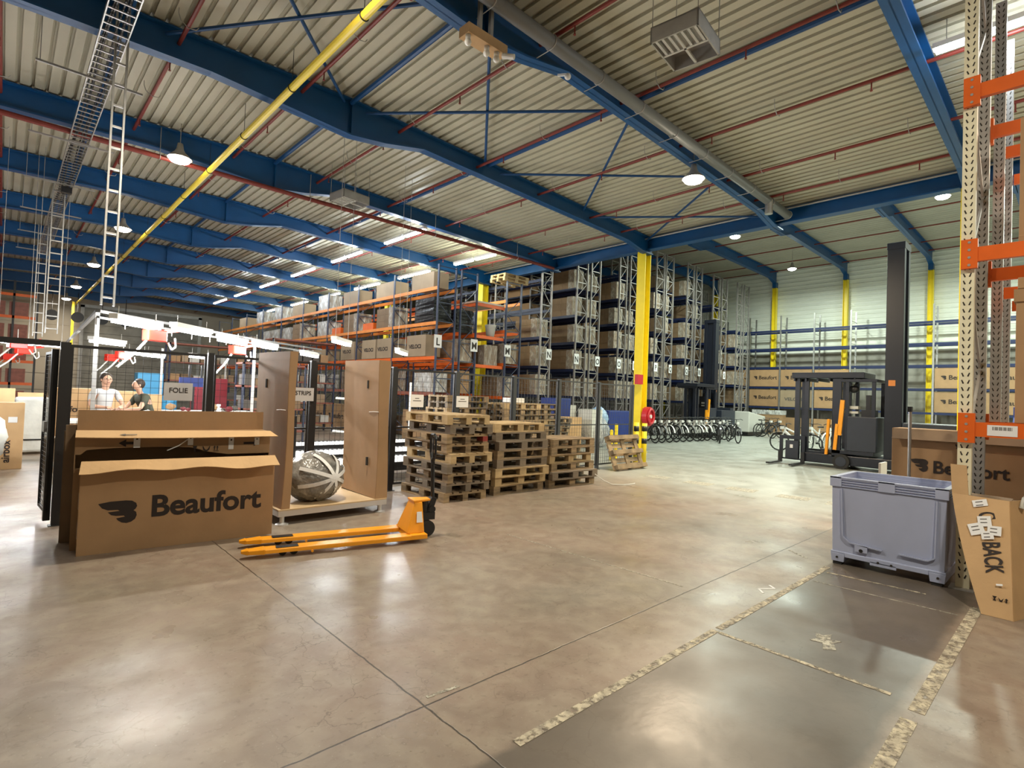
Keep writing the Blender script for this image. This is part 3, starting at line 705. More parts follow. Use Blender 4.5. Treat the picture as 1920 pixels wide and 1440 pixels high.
mb = MB(); slab(mb, (-.03, .32, 0), (1.69, .32, 0), 0, 1.02); mb.box(-.03, 1.69, .0, .34, 1.095, 1.103); slab(mb, (-.03, .34, 0), (1.69, .34, 0), 0, 1.31); slab(mb, (-.03, 0, 0), (-.03, .34, 0), 0, 1.10); slab(mb, (1.69, 0, 0), (1.69, .34, 0), 0, 1.06); mb.box(-.03, 1.69, 0, .34, 0, .012); slab(mb, (-.03, 0, 0), (1.69, 0, 0), 0, .76)  # top board added so the recess behind the torn band stays dark
mb.build('carton_body', 'card', t)
def torn(u):
    return .925 + .035*math.sin(min(1, u*1.6)*PI)**.5 - .06*max(0, min(1, (u-.55)*5)) if u > .03 else .90
fb = MB(); fb.grid(40, 2, lambda u, v: (-.03 + u*1.72, -.003, torn(u) + (1.13 - .02*u - torn(u))*v)); fb.build('front_band', 'card', t, thick=.006)
fl = MB(); fl.grid(12, 2, lambda u, v: (-.03 + u*(1.72 + .05*v), -.005 - v*.15, 1.13 - .02*u - v*(.055 + .008*math.sin(u*4))))
fl.build('front_flap', 'card2', t, thick=.006)
ytop = -.0090
flat(t, ARL, .17, .075, (.30, ytop, .965), '-Y', 'ink', 'arrow'); flat(t, ARR, .16, .07, (1.42, ytop, .945), '-Y', 'ink', 'arrow')
for k, (x, w, h, z) in enumerate([(.42, .055, .11, .955), (.885, .05, .09, .97), (1.27, .05, .13, .915), (1.53, .05, .08, .96)]):
    q = flat(t, SQ, w, h, (x, ytop-.002, z), '-Y', 'white', 'paper_tag'); MB().box(w*.35, w*.65, -.003, -.0012, h*.72, h*.86).build('print', 'ink', q)
picto(t, .93, ytop, .90, .06)
a = MB(); a.prism([(x*.14, y*.035) for x, y in ARL], lambda x, y, z: (.30 + x, -.13 + y*.95, 1.088 + y*.38 + z), .0012); a.build('arrow', 'inkg', t)
st = MB(); st.path([(.88, -.03, 1.03), (.80, -.05, .97), (.70, -.06, .925)], .006, 5); st.build('strap_end', 'white', t)
t = empty('cardboard_sheet', (.50, 6.90, 0), RZ, 'flattened cardboard sheets leaning behind the two open cartons', 'cardboard sheet')
MB().box(-.02, 1.66, 0, .012, 0, 1.16).box(-.03, 1.6, .02, .032, 0, 1.10).build('sheet', 'cardd', t)

# ------------------------------------------------------------------ packing platform with standing cartons
t = empty('platform', (2.40, 6.42, 0), 0, 'low metal platform on round feet with a plywood top', 'platform')
MB().box(0, 1.42, 0, .05, .10, .165).box(0, 1.42, 1.13, 1.18, .10, .165).box(0, .05, .05, 1.13, .10, .165).box(1.37, 1.42, .05, 1.13, .10, .165).box(.05, 1.37, .5, .55, .10, .15).build('frame', 'alu', t)
MB().box(.0, 1.42, .0, 1.18, .166, .182).build('deck', 'ply', t)
for x in (.06, 1.34):
    for y in (.04, 1.12): MB().tube((x, y, .02), (x, y, .10), .028, 12).lathe([(.075, 0), (.075, .012), (.03, .03)], 16, (x, y, 0)).build('foot', 'alu', t)
def tall_carton(x, y, w, d, h, tl, label, lean, rz=0.0):
    t = empty('standing_carton', (x, y, .183), rz, label, 'carton', 'tall cartons on the platform')
    mb = MB(); o = .007
    # two long sides and one end, bowed a little
    for sx in (0, w):
        n = 10
        mb.grid(4, n, lambda u, v, sx=sx: (sx + lean*v + .012*math.sin(v*5+sx*9), u*d, v*h + (.03*u if sx else .015*u)))
    mb.grid(2, 10, lambda u, v: (u*w + lean*v + .012*math.sin(v*5 + u*w*9), d, v*h))
    mb.grid(2, 10, lambda u, v: (u*w + lean*v + .012*math.sin(v*5 + u*w*9), 0, v*h))
    mb.build('carton_body', 'card', t, thick=.008)
    for zz, yy in tl: MB().box(-.026 + lean*zz/h, -.006 + lean*zz/h, yy, yy+.03, zz, zz+.11).build('hand_hole', 'slot', t)
    MB().path([(-.01, d*.25, h*.62), (-.02, d*.1, h*.625), (-.01, -.01, h*.625)], .004, 4).build('strap_end', 'white', t)
    return t
tall_carton(2.44, 6.44, .085, 1.06, 1.86, [(1.42, .70)], 'tall carton standing on the left edge of the platform', .035)
tall_carton(3.66, 6.44, .16, .98, 1.84, [(1.46, .26), (.42, .22)], 'tall carton standing on the right edge of the platform', -.01)
# bundle wrapped in plastic
rr = random.Random(3)
t = empty('wrapped_bundle', (2.98, 6.82, .183), .3, 'round bundle wrapped in clear plastic with white tape on the platform', 'bundle')
MB().blob((0, 0, .30), .37, .36, .315, 30, 20, .055, rr, .005).build('plastic_wrap', mat('crumpled_plastic', (.30, .29, .27), .22, noise=.5, scale=9, bump=1.6, bscale=9), t, smooth=True)
tp = MB()
for k in range(4):
    a = k*PI/4 + .35; P0 = []
    for j in range(15):
        s = -1.25 + 2.5*j/14; d = Vector((math.sin(s)*math.cos(a), -math.cos(s), math.sin(s)*math.sin(a)))
        P0.append(Vector((d.x*.385, d.y*.385*1.0, .32 + d.z*.315)))
    for p, q in zip(P0, P0[1:]):
        if p.z > .02 and q.z > .02: tp.bar(p, q, .045, .004, up=((p+q)/2 - Vector((0, 0, .3))).normalized())
tp.build('tape', 'white', t)

# ------------------------------------------------------------------ pallet truck
ang = math.atan2(-.42, 1.66)
t = empty('pallet_truck', (1.73, 5.56, 0), ang, 'amber hand pallet truck with long forks and black handle', 'pallet truck')
for s, nm in ((-1, 'near'), (1, 'far')):
    yc = s*.195; w = .08; mb = MB()
    prof = [(0, .045, .35), (.06, .055, .7), (.20, .06, 1), (1.74, .062, 1)]
    for (xa, ha, ka), (xb, hb, kb) in zip(prof, prof[1:]):
        mb.hexa([(xa, yc-w*ka, .045-(.0 if xa else -.01)), (xb, yc-w*kb, .040), (xb, yc+w*kb, .040), (xa, yc+w*ka, .045)], [(xa, yc-w*ka*.9, .05+.012+ha*.3), (xb, yc-w*kb*.92, .085), (xb, yc+w*kb*.92, .085), (xa, yc+w*ka*.9, .05+.012+ha*.3)])
    f = mb.build('fork', 'jack', t, bevel=.004)
    MB().box(.30, .50, yc-.045, yc+.045, .0845, .0862).build('roller_opening', 'blk', f)
    MB().tube((.36, yc-.03, .041), (.36, yc+.03, .041), .037, 14).tube((.46, yc-.03, .041), (.46, yc+.03, .041), .037, 14).build('load_roller', 'blkr', t)
    MB().tube((.62, yc-.075, .035), (.62, yc-.095, .035), .012, 8).build('entry_roller', 'jack', t)
mb = MB()
mb.hexa([(1.60, -.275, .04), (1.80, -.275, .04), (1.80, .275, .04), (1.60, .275, .04)], [(1.62, -.275, .09), (1.80, -.275, .09), (1.80, .275, .09), (1.62, .275, .09)])
mb.hexa([(1.60, -.20, .09), (1.79, -.20, .09), (1.79, .20, .09), (1.60, .20, .09)], [(1.70, -.10, .40), (1.79, -.10, .40), (1.79, .10, .40), (1.70, .10, .40)])
mb.hexa([(1.69, -.11, .40), (1.90, -.055, .40), (1.90, .055, .40), (1.69, .11, .40)], [(1.69, -.11, .425), (1.90, -.055, .425), (1.90, .055, .425), (1.69, .11, .425)])
mb.build('battery_body', 'jack', t, bevel=.006).name = 'chassis'
lb = MB(); lb.hexa([(1.640, -.06, .19), (1.642, -.06, .19), (1.642, .05, .19), (1.640, .05, .19)], [(1.676, -.05, .31), (1.678, -.05, .31), (1.678, .05, .31), (1.676, .05, .31)]); lb.build('sticker', 'white', t)
MB().add([(1.70, -.191, .20), (1.77, -.191, .20), (1.765, -.158, .31), (1.71, -.158, .31)], [(0, 1, 2, 3)]).build('sticker', 'white', t, thick=.002)
MB().tube((1.88, -.05, .09), (1.88, .05, .09), .09, 22).build('steering_wheel_roller', 'blkr', t, smooth=False)
MB().tube((1.88, -.054, .09), (1.88, -.05, .09), .05, 16).tube((1.88, .05, .09), (1.88, .054, .09), .05, 16).build('wheel_rim', 'blk', t)
MB().tube((1.85, 0, .17), (1.85, 0, .40), .045, 14).box(1.80, 1.96, -.06, .06, .19, .27).tube((1.93, -.05, .30), (1.93, .05, .30), .04, 12).bar((1.90, 0, .26), (1.955, 0, .43), .08, .06).build('pump', 'blk', t)
hd = MB(); hd.tube((1.945, 0, .40), (1.93, 0, .86), .022, 12); hd.bar((1.932, 0, .80), (1.93, 0, .88), .05, .03)
lp_ = [(1.93, -.03, .84), (1.93, -.075, .93), (1.928, -.078, 1.09), (1.926, -.05, 1.14), (1.926, .05, 1.14), (1.928, .078, 1.09), (1.93, .075, .93), (1.93, .03, .84)]
hd.path(lp_, .014, 8); hd.bar((1.93, 0, .88), (1.928, 0, 1.10), .02, .012); hd.build('handle', 'blk', t)

# ------------------------------------------------------------------ grey pallet bin
t = empty('pallet_bin', (6.36, .86, 0), 0, 'blue-grey plastic pallet bin beside the cream rack upright', 'pallet bin')
Wb, Db, H0, H1 = .95, .80, .115, .90
def ringwall(mb, z0, z1, o0, o1, th):
    A = [(-o0, -o0), (Db+o0, -o0), (Db+o0, Wb+o0), (-o0, Wb+o0)]; B = [(-o1, -o1), (Db+o1, -o1), (Db+o1, Wb+o1), (-o1, Wb+o1)]
    a = [(x, y, z0) for x, y in A]; b = [(x, y, z1) for x, y in B]
    ai = [(x + (th if x < .3 else -th), y + (th if y < .4 else -th), z0) for x, y in A]; bi = [(x + (th if x < .3 else -th), y + (th if y < .4 else -th), z1) for x, y in B]
    V = a + b + ai + bi
    F = []
    for i in range(4):
        j = (i+1) % 4; F += [(i, j, 4+j, 4+i), (8+i, 12+i, 12+j, 8+j), (4+i, 4+j, 12+j, 12+i), (i, 8+i, 8+j, j)]
    mb.add(V, F)
mb = MB(); ringwall(mb, H0, .80, -.012, .0, .03); mb.box(.0, Db, 0, Wb, H0, H0+.02); mb.build('bin_body', 'bin', t, bevel=.006)
mb = MB()
for z in (.802, .826, .850, .874): ringwall(mb, z, z+.010, .012, .012, .045)
ringwall(mb, .884, .90, .016, .016, .05); ringwall(mb, .80, .885, -.0, .0, .032)
for y in (.40,): mb.box(-.016, .0, y, y+.14, .80, .90)
for y in (-.016, Wb-.09): mb.box(-.016, .0, y, y+.106, .80, .90)
mb.build('rim', 'bin', t, bevel=.003)
e = MB(); ex = -.006
pts = [(.86, .78), (.84, .30), (.78, .245), (.50, .225)]
for p, q in zip(pts, pts[1:]): e.bar((ex, p[0], p[1]), (ex, q[0], q[1]), .012, .02, up=(1, 0, 0))
pts = [(.36, .225), (.14, .215), (.085, .25), (.075, .78)]
for p, q in zip(pts, pts[1:]): e.bar((ex, p[0], p[1]), (ex, q[0], q[1]), .012, .02, up=(1, 0, 0))
e.box(-.016, .0, .62, .73, .17, .235)
e.build('embossed_rib', 'bin', t)
MB().tube((-.018, .675, .185), (-.0, .675, .185), .018, 12).build('drain_plug', 'blk', t)
mb = MB()
for y in (.0, Wb-.13): mb.hexa([(-.0, y+.01, .03), (Db, y+.01, .03), (Db, y+.12, .03), (0, y+.12, .03)], [(-.004, y, H0), (Db, y, H0), (Db, y+.13, H0), (-.004, y+.13, H0)])
mb.box(-.004, .02, .13, Wb-.13, .085, .13); mb.box(-.004, .02, .38, .60, .06, .1)
mb.build('skid', 'bin', t, bevel=.004)
for y in (.03, Wb-.10): MB().box(.01, .10, y, y+.08, 0, .03).box(Db-.1, Db-.01, y, y+.08, 0, .03).build('rubber_foot', 'blkr', t)
for y in (.06, .42, .53, .89): MB().tube((-.008, y, .10 if y in (.42, .53) else .075), (.0, y, .10 if y in (.42, .53) else .075), .011, 10).build('hole', 'slot', t)

# ------------------------------------------------------------------ cream rack at the right edge
def upright(parent, x, y, h, mats=('cream', 'slot'), w=.10, d=.07, slots=True, z0=.012):
    mb = MB(); mb.box(x-d/2, x+d/2, y-w/2, y+w/2, z0, h)
    if slots:
        mb.mt(1); z = .1
        while z < h - .05:
            for s in (-1, 1):
                yc = y + s*w*.22
                mb.add([(x-d/2-.0015, yc-s*.012, z), (x-d/2-.0015, yc-s*.001, z-.004), (x-d/2-.0015, yc+s*.010, z+.030), (x-d/2-.0015, yc+s*.002, z+.034)], [(0, 1, 2, 3)])
                xc = x + s*d*.22
                mb.add([(xc-s*.012, y+w/2+.0015, z), (xc-s*.001, y+w/2+.0015, z-.004), (xc+s*.010, y+w/2+.0015, z+.030), (xc+s*.002, y+w/2+.0015, z+.034)], [(0, 1, 2, 3)])
            z += .066
    o = mb.build('upright', mats, parent)
    MB().box(x-.10, x+.08, y-.09, y+.09, 0, .012).build('foot_plate', 'galvl', parent)
    return o
t = empty('pallet_rack', (6.50, .76, 0), 0, 'cream pallet rack with orange beams at the right edge', 'pallet rack')
upright(t, 0, 0, 6.6); upright(t, .95, 0, 6.6, ('galvl', 'slot'))
br = MB()
for k in range(7):
    z = .3 + k*.9; br.bar((.03, 0, z), (.92, 0, z + .85), .035, .02, up=(0, 1, 0)) if k % 2 else br.bar((.92, 0, z), (.03, 0, z + .85), .035, .02, up=(0, 1, 0))
br.build('lattice', 'galvl', t)
for zz, nm in ((1.40, 0), (3.00, 1), (4.52, 2)):
    for xx, mm in ((-.05, 'orange'), (1.0, 'orange')):
        b = MB(); b.box(xx-.025, xx+.025, -3.0, -.06, zz, zz+.13); bo = b.build('beam', mm, t)
        pl = MB(); pl.box(xx-.03, xx+.03, -.075, .045, zz-.06, zz+.21); pl.build('end_plate', mm, bo)
        rv = MB()
        for r in range(4): rv.tube((xx-.034, -.015, zz-.03 + r*.07), (xx-.03, -.015, zz-.03 + r*.07), .012, 8)
        rv.build('rivet', 'galvl', bo)
    for r in range(3): MB().box(.0, .95, -.9 - r*.7, -.85 - r*.7, zz+.02, zz+.06).build('deck_support', 'galvl', t)
for zz, y0 in ((1.415, -.36), (3.02, -.62)):
    MB().box(-.0785, -.077, y0, y0+.20, zz, zz+.095).build('barcode_label', 'white', t)
    bc = MB()
    for k in range(14): bc.box(-.0795, -.0787, y0+.035 + k*.0095, y0+.035 + k*.0095 + (.006 if k % 3 else .003), zz+.05, zz+.08)
    bc.build('barcode', 'inkg', t)
MB().box(-.0785, -.077, -.85, -.62, 1.415, 1.51).build('barcode_label', 'white', t)
st = MB(); st.path([(.50, .065, 1.6), (.47, .065, 2.4), (.52, .065, 3.2)], .012, 5); st.build('hanging_strap', 'gas', t)
t2 = empty('pallet_rack', (8.45, .72, 0), 0, 'galvanised pallet rack standing behind the cream one', 'pallet rack')
upright(t2, 0, 0, 6.5, ('galv', 'slot')); upright(t2, .95, 0, 6.5, ('galv', 'slot')); upright(t2, 0, -1.9, 6.5, ('galv', 'slot')); upright(t2, .95, -1.9, 6.5, ('galv', 'slot'))
for zz in (1.3, 2.95, 4.6): MB().box(-.06, -.01, -1.85, -.06, zz, zz+.13).box(.98, 1.03, -1.85, -.06, zz, zz+.13).build('beam', 'orange', t2)
def carton(x, y, z, w, d, h, label, m='card', grp=None, name='carton', rz=0.0, lid=False, filmy=None, cat='carton'):
    t = empty(name, (x, y, z), rz, label, cat, grp)
    MB().box(0, w, 0, d, 0, h).build('carton_body', m, t, bevel=.006)
    if lid: MB().box(-.015, w+.015, -.015, d+.015, h-.10, h+.012).build('lid', m, t)
    if filmy: MB().box(-.012, w+.012, -.012, d+.012, .01, h+.01).build('stretch_film', filmy, t)
    return t
c = carton(6.52, -1.0, 3.135, .80, 1.42, .07, 'flat brown tray carton under the upper big box', name='cardboard_tray')
carton(6.56, -.95, 3.206, .75, 1.37, 1.08, 'big brown carton on the middle beam of the cream rack')
c = carton(6.54, -.95, 1.535, .80, 1.38, 1.18, 'big brown carton with lid on the lower beam of the cream rack', lid=True)
MB().box(.0, .002, 0, .01, 0, .01)
carton(6.52, -1.0, 2.73, .80, 1.42, .10, 'flat cardboard lid lying on the lower big carton', name='flat_cardboard')
t = carton(7.95, -.1, 0, .42, 1.72, 1.40, 'brown carton printed Beaufort behind the grey bin')
text(t, 'Beaufort', .20, (-.007, 1.32, .90), '-X', 'ink', 'lettering', .02, .95); flat(t, LOGO, .17, .15, (-.004, 1.53, .90), '-X'); picto(t, -.004, 1.12, 1.20, .05, '-X')
MB().grid(8, 2, lambda u, v: (-.01 - .10*v, .02 + u*1.68, 1.395 - .12*v)).build('front_flap', 'cardd', t, thick=.006)
t = carton(8.5, .35, 0, .5, 1.2, 1.15, 'plain brown carton standing behind the printed one')
tag(MB().box(0, .35, 0, .03, 0, .85).build('foam_board', 'whd', loc=(9.2, 2.0, 0)), 'pale board standing at the left of the printed carton', 'board')
t = empty('metal_pole', (7.55, 1.37, 0), 0, 'thin grey metal pole standing behind the grey bin', 'pole'); MB().tube((0, 0, .01), (0, 0, 1.64), .017, 10).build('pole', 'galv', t); MB().box(-.08, .08, -.08, .08, 0, .01).build('foot_plate', 'galv', t); MB().box(-.03, .03, -.02, .02, 1.60, 1.66).build('clamp', 'blk', t)
t = empty('metal_pole', (9.9, .95, 0), 0, 'second thinner pole behind the printed carton', 'pole'); MB().tube((0, 0, 0), (0, 0, 1.60), .014, 10).build('pole', 'galv', t)

# leaning cut carton reading BACK
t = empty('cut_carton', (5.80, .20, 0), 0, 'cut open carton reading BACK leaning at the rack foot', 'carton')
def bk(u, v):   # u 0..1 along the width (left to right in view), v height
    yl = .36 + .34*v - .08*v*v; yr = .17 + .06*v
    return (.0 + .50*v*(1-u) + .40*v*u, yl + (yr - yl)*u, v*.88)
mb = MB(); mb.grid(8, 12, bk)
mb.grid(4, 12, lambda u, v: (bk(1, v)[0] + u*.30, bk(1, v)[1] - u*.10, bk(1, v)[2]))
mb.build('front_panel', 'card2', t, thick=.008)
MB().grid(3, 4, lambda u, v: (bk(.0 + u*.30, 1)[0] + .04*v, bk(.0 + u*.30, 1)[1] + .02*v, .88 + v*.26)).build('upper_flap', 'card2', t, thick=.007)
MB().grid(3, 3, lambda u, v: (bk(u, 1)[0] + .02 + v*.36, bk(u, 1)[1], .86 - .0*v)).build('inner_flap', 'cardd', t, thick=.007)
O = Vector(bk(.55, .72)); Ux = (Vector(bk(.55, .30)) - Vector(bk(.55, .72))).normalized(); Uy = (Vector(bk(.95, .5)) - Vector(bk(.55, .5))); Nn = Vector(bk(.9, .5)) - Vector(bk(.5, .5)); Nn = Nn.cross(Vector(bk(.5, .9)) - Vector(bk(.5, .5))).normalized()
Yy = Nn.cross(Ux).normalized(); rotm = Matrix((Ux, Yy, Nn)).transposed()
if Nn.x > 0:
    Nn = -Nn; Yy = Nn.cross(Ux).normalized(); rotm = Matrix((Ux, Yy, Nn)).transposed()
Ob = Vector(bk(.46, .60)) + Nn*.010
text(t, 'BACK', .16, Ob, rotm.to_euler(), 'ink', 'lettering', .02, .62)
Oc = Vector(bk(.60, .90)) + Nn*.010
text(t, 'C', .16, Vector(bk(.46, .86)) + Nn*.010, rotm.to_euler(), 'ink', 'lettering', .02, .62)
for k, (u, v, w, h, a) in enumerate([(.50, .94, .06, .10, .1), (.55, .78, .09, .09, 0), (.38, .70, .10, .10, .2), (.72, .71, .08, .09, -.15), (.58, .66, .07, .08, .05), (.72, .26, .015, .04, 0)]):
    o = MB().box(-w/2, w/2, -h/2, h/2, 0, .002).build('paper_label', 'white', t, loc=Vector(bk(u, v)) + Nn*(.012 + .002*k)); o.rotation_euler = (rotm @ Matrix.Rotation(a, 3, 'Z')).to_euler()
    if k < 5:
        for q in range(2): MB().box(-w*.25 + q*.03, -w*.25 + q*.03 + .008, -h*.3, h*.2, .002, .003).build('text_line', 'inkg', o)
for k in range(3):
    o = MB().prism([(x*.035, y*.035) for x, y in ([(.1,1),(.9,1),(.6,.4),(.8,0),(.2,0),(.4,.4)], [(0,.9),(.5,.3),(1,.9),(.7,0),(.3,0)], [(.2,0),(.2,.6),(0,.6),(.35,1),(.7,.6),(.5,.6),(.5,0)])[k]], lambda x, y, z: (x, y, z), .0015).build('pictogram', 'ink', t, loc=Vector(bk(.45 + k*.17, .13)) + Nn*.009)
    o.rotation_euler = Euler((PI/2, 0, -PI/2))
t = empty('foam_tube', (6.32, .12, .86), 0, 'curled white foam strip sticking out of the cut carton', 'foam strip'); MB().path([(-.02, .24, -.04), (.0, .22, .05), (.05, .17, .07), (.08, .11, .03), (.06, .06, -.04)], .02, 8).build('strip', 'whd', t)
for i, (x, y, z, w, h, rx, ry, rz) in enumerate([(6.75, -.55, .0, .5, 1.06, -.25, .35, .3), (6.9, -.30, .0, .6, .86, .1, .22, -.5), (7.25, -.6, .0, .9, .95, -.1, .1, .1), (6.55, -.95, 0, .6, .75, .15, .3, .5)]):
    t = empty('cardboard_scrap', (x, y, z + .02), rz, 'crumpled piece of brown cardboard heaped under the cream rack, %s of the heap' % ORD[i], 'cardboard', 'cardboard scraps under the rack'); t.rotation_euler = (rx, ry, rz)
    MB().grid(5, 5, lambda u, v: (u*w, .05*math.sin(u*5+v*4+i), v*h + .05*math.sin(u*7))).build('sheet', 'cardd' if i % 2 else 'card', t, thick=.008)
    MB().grid(3, 3, lambda u, v: (u*w, -.02 - v*.25, h*.98 - .10*v)).build('flap', 'card', t, thick=.008)
carton(6.85, .0, 0, .42, .50, .78, 'brown inner carton behind the cut one', 'cardd')
t = empty('plastic_bottle', (5.62, -.02, 0), 0, 'clear plastic bottle with a green label at the right edge', 'bottle')
MB().lathe([(.02, 0), (.038, .004), (.04, .03), (.036, .06), (.04, .09), (.04, .17), (.03, .21), (.014, .235), (.014, .25)], 18).build('bottle_body', mat('clear_plastic', (.8, .85, .8), .08, trans=.9), t, smooth=True)
MB().lathe([(.0412, .09), (.0412, .16)], 18).build('label', 'green', t); MB().tube((0, 0, .25), (0, 0, .27), .016, 12).build('cap', 'whp', t)
tag(MB().blob((0, 0, .05), .16, .12, .06, 14, 8, .1, rr).build('rag', 'blkr', loc=(5.75, -.32, 0.0)), 'black crumpled bag on the floor at the right edge', 'bag')

# ------------------------------------------------------------------ tall racks
def rack_row(x0, d, y0, bays, bl, h, levels, fm, bm, label, sgn=None, letterside=0, two=True):
    t = empty('pallet_rack', (x0, y0, 0), 0, label, 'pallet rack', 'rows of tall pallet racks')
    for b in range(bays+1):
        y = b*bl
        fr = MB()
        for x in (0, d): fr.box(x-.035 if x else 0, x if x else .035, y-.04, y+.04, 0, h)
        f = fr.build('upright_frame', fm, t)
        br = MB(); z = .25; k = 0
        while z + .62 < h:
            br.bar((.03, y, z), (d-.03, y, z), .02, .03); 
            a, c = ((.03, z), (d-.03, z+.62)) if k % 2 else ((d-.03, z), (.03, z+.62))
            br.bar((a[0], y, a[1]), (c[0], y, c[1]), .018, .028, up=(0, 1, 0)); z += .62; k += 1
        br.bar((.03, y, h-.05), (d-.03, y, h-.05), .02, .03)
        br.build('lattice', fm, f)
    for zz in levels:
        for b in range(bays):
            for x in (.0, d-.045):
                MB().box(x, x+.045, b*bl+.04, (b+1)*bl-.04, zz, zz+.11).build('beam', bm[levels.index(zz)] if isinstance(bm, list) else bm, t)
    if sgn:
        for (ch, x, z) in sgn:
            s = MB().box(-.15, .15, -.05, -.045, 0, .42).build('row_sign', 'white', t, loc=(x, 0, z)); text(s, ch, .34, (0, -.053, .08), '-Y', 'ink', 'letter', .02, .9, 'CENTER')
    return t
YF = 14.4
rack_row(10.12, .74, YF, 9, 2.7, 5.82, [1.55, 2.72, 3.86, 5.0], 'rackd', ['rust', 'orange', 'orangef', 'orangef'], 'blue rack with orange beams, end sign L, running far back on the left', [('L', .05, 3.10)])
rack_row(11.06, .72, YF, 5, 2.7, 5.80, [1.55, 2.60, 3.6, 4.68], 'rackd', 'orange', 'blue rack with orange beams, end sign M, back to back with the L rack', [('M', .62, 3.10)])
rack_row(13.14, .76, YF, 3, 2.7, 5.8, [1.5, 2.7, 3.9, 5.0], 'rackd', ['orange', 'orange', 'orange', 'orangef'], 'blue rack across the aisle, end sign M, with a white pallet on top', [('M', .10, 3.05)])
rack_row(14.96, .58, YF, 3, 2.7, 8.6, [1.62, 2.74, 3.86, 4.98, 6.1, 7.2], 'rackg', 'rackb', 'grey rack left of the N aisle, end sign N', [('N', .48, 3.10)])
rack_row(17.03, .69, YF, 3, 2.7, 9.0, [1.62, 2.74, 3.86, 4.98, 6.1, 7.2], 'rackg', 'rackb', 'tall grey rack right of the N aisle, end sign N', [('N', .08, 3.05)])
rack_row(17.95, .63, YF, 3, 2.7, 9.0, [1.62, 2.74, 3.86, 4.98, 6.1, 7.2], 'rackg', 'rackb', 'tall grey rack with end sign O, left of the yellow column', [('O', .55, 3.05)])
rack_row(19.96, .57, YF, 3, 2.7, 9.0, [1.62, 2.74, 3.86, 4.98, 6.1, 7.2], 'rackg', 'rackb', 'tall grey rack with end sign O beside the yellow column', [('O', .10, 3.05)])
rack_row(20.78, .60, YF, 3, 2.7, 9.0, [1.62, 2.74, 3.86, 4.98, 6.1, 7.2], 'rackg', 'rackb', 'tall grey rack mostly hidden by the yellow column', [('P', .5, 3.05)])
rack_row(22.96, .73, YF, 3, 2.7, 9.0, [1.62, 2.7, 3.84, 4.95, 6.0, 7.1], 'rackg', 'rackb', 'tall grey rack with end sign P right of the column', [('P', .12, 3.1)])
rack_row(23.84, .72, YF, 3, 2.7, 9.0, [1.62, 2.7, 3.84, 4.95, 6.0, 7.1], 'rackg', 'rackb', 'tall grey rack with end sign Q, left one', [('Q', .6, 3.1)])
rack_row(25.96, .68, YF, 3, 2.7, 9.0, [1.62, 2.7, 3.84, 4.95, 6.0, 7.1], 'rackg', 'rackb', 'tall grey rack with end sign Q, right one', [('Q', .1, 3.1)])
rack_row(26.87, .65, YF, 3, 2.7, 9.0, [1.62, 2.7, 3.84, 4.95, 6.0, 7.1], 'rackg', 'rackb', 'tall grey rack with end sign R, left one', [('R', .55, 3.1)])
rack_row(28.83, .77, YF, 2, 2.7, 8.9, [1.62, 2.7, 3.84, 4.95, 6.0, 7.1], 'rackg', 'rackb', 'tall grey rack with end sign R, right one', [('R', .1, 3.1)])
rack_row(29.87, .67, YF, 2, 2.7, 8.9, [1.62, 2.7, 3.84, 4.95, 6.0, 7.1], 'rackg', 'rackb', 'tall grey rack behind the far truck mast', [('S', .5, 3.1)])
rack_row(31.88, .67, YF, 2, 2.7, 9.0, [1.62, 2.7, 3.84, 4.95, 6.0], 'rackg', 'rackb', 'tall grey rack second from the far wall')
rack_row(32.84, .70, YF, 2, 2.7, 9.0, [1.62, 2.7, 3.84, 4.95, 6.0], 'rackg', 'rackb', 'tall grey rack nearest the far wall corner')
# wall rack of hall two, along the far wall
t = empty('pallet_rack', (33.9, 3.6, 0), 0, 'long rack with blue beams along the far bright wall', 'pallet rack')
WY = [-.2, 1.65, 5.3, 7.15, 9.0, 10.85, 12.7]
for k, y in enumerate(WY + [-3.9, -7.4]):
    f = MB().box(0, .05, y-.04, y+.04, 0, 7.1).box(.95, 1.0, y-.04, y+.04, 0, 7.1).build('upright_frame', 'galv', t)
    for q in range(11): MB().bar((.03, y, .3+q*.62), (.97, y, .3+q*.62), .02, .03).build('cross_bar', 'galv', f)
ys = sorted(WY + [-3.9, -7.4])
for zz in (1.50, 2.70, 3.9, 5.02, 6.12):
    for a, b in zip(ys, ys[1:]):
        if zz < 3.5 and False: continue
        for x in (.0, .95): MB().box(x, x+.05, a+.04, b-.04, zz, zz+.11).build('beam', 'rackb', t)

# ------------------------------------------------------------------ goods in the racks
def brand_box(L, d, h, m='card', word='Beaufort', logo=True, face='-X', col='ink'):
    """printed long carton; its long face looks to -X"""
    t = empty('bicycle_carton', (0, 0, 0), 0, 'c', 'carton')
    MB().box(0, d, 0, L, 0, h).build('carton_body', m, t)
    if logo:
        flat(t, LOGO, L*.13, h*.20, (-.002, L*.86, h*.42), '-X', col); text(t, word, h*.30, (-.004, L*.68, h*.43), '-X', col, 'lettering', .02)
    elif word: text(t, word, h*.26, (-.004, L*.86, h*.38), '-X', col, 'lettering', .035, 1.15)
    return t
S_b = Stamp(brand_box(1.72, .5, 1.02)); S_v = Stamp(brand_box(1.15, .6, .72, 'cardl', 'VELOCI', False)); S_p = Stamp(brand_box(1.72, .5, .98, 'card', '', False)); S_q = Stamp(brand_box(1.72, .55, .76, 'card', '', False)); S_t = Stamp(brand_box(1.3, .6, .52, 'cardl', '', False))
S_v2 = Stamp(brand_box(1.75, .5, .98, 'cardl', 'VELOCI', False, col='inkg'))
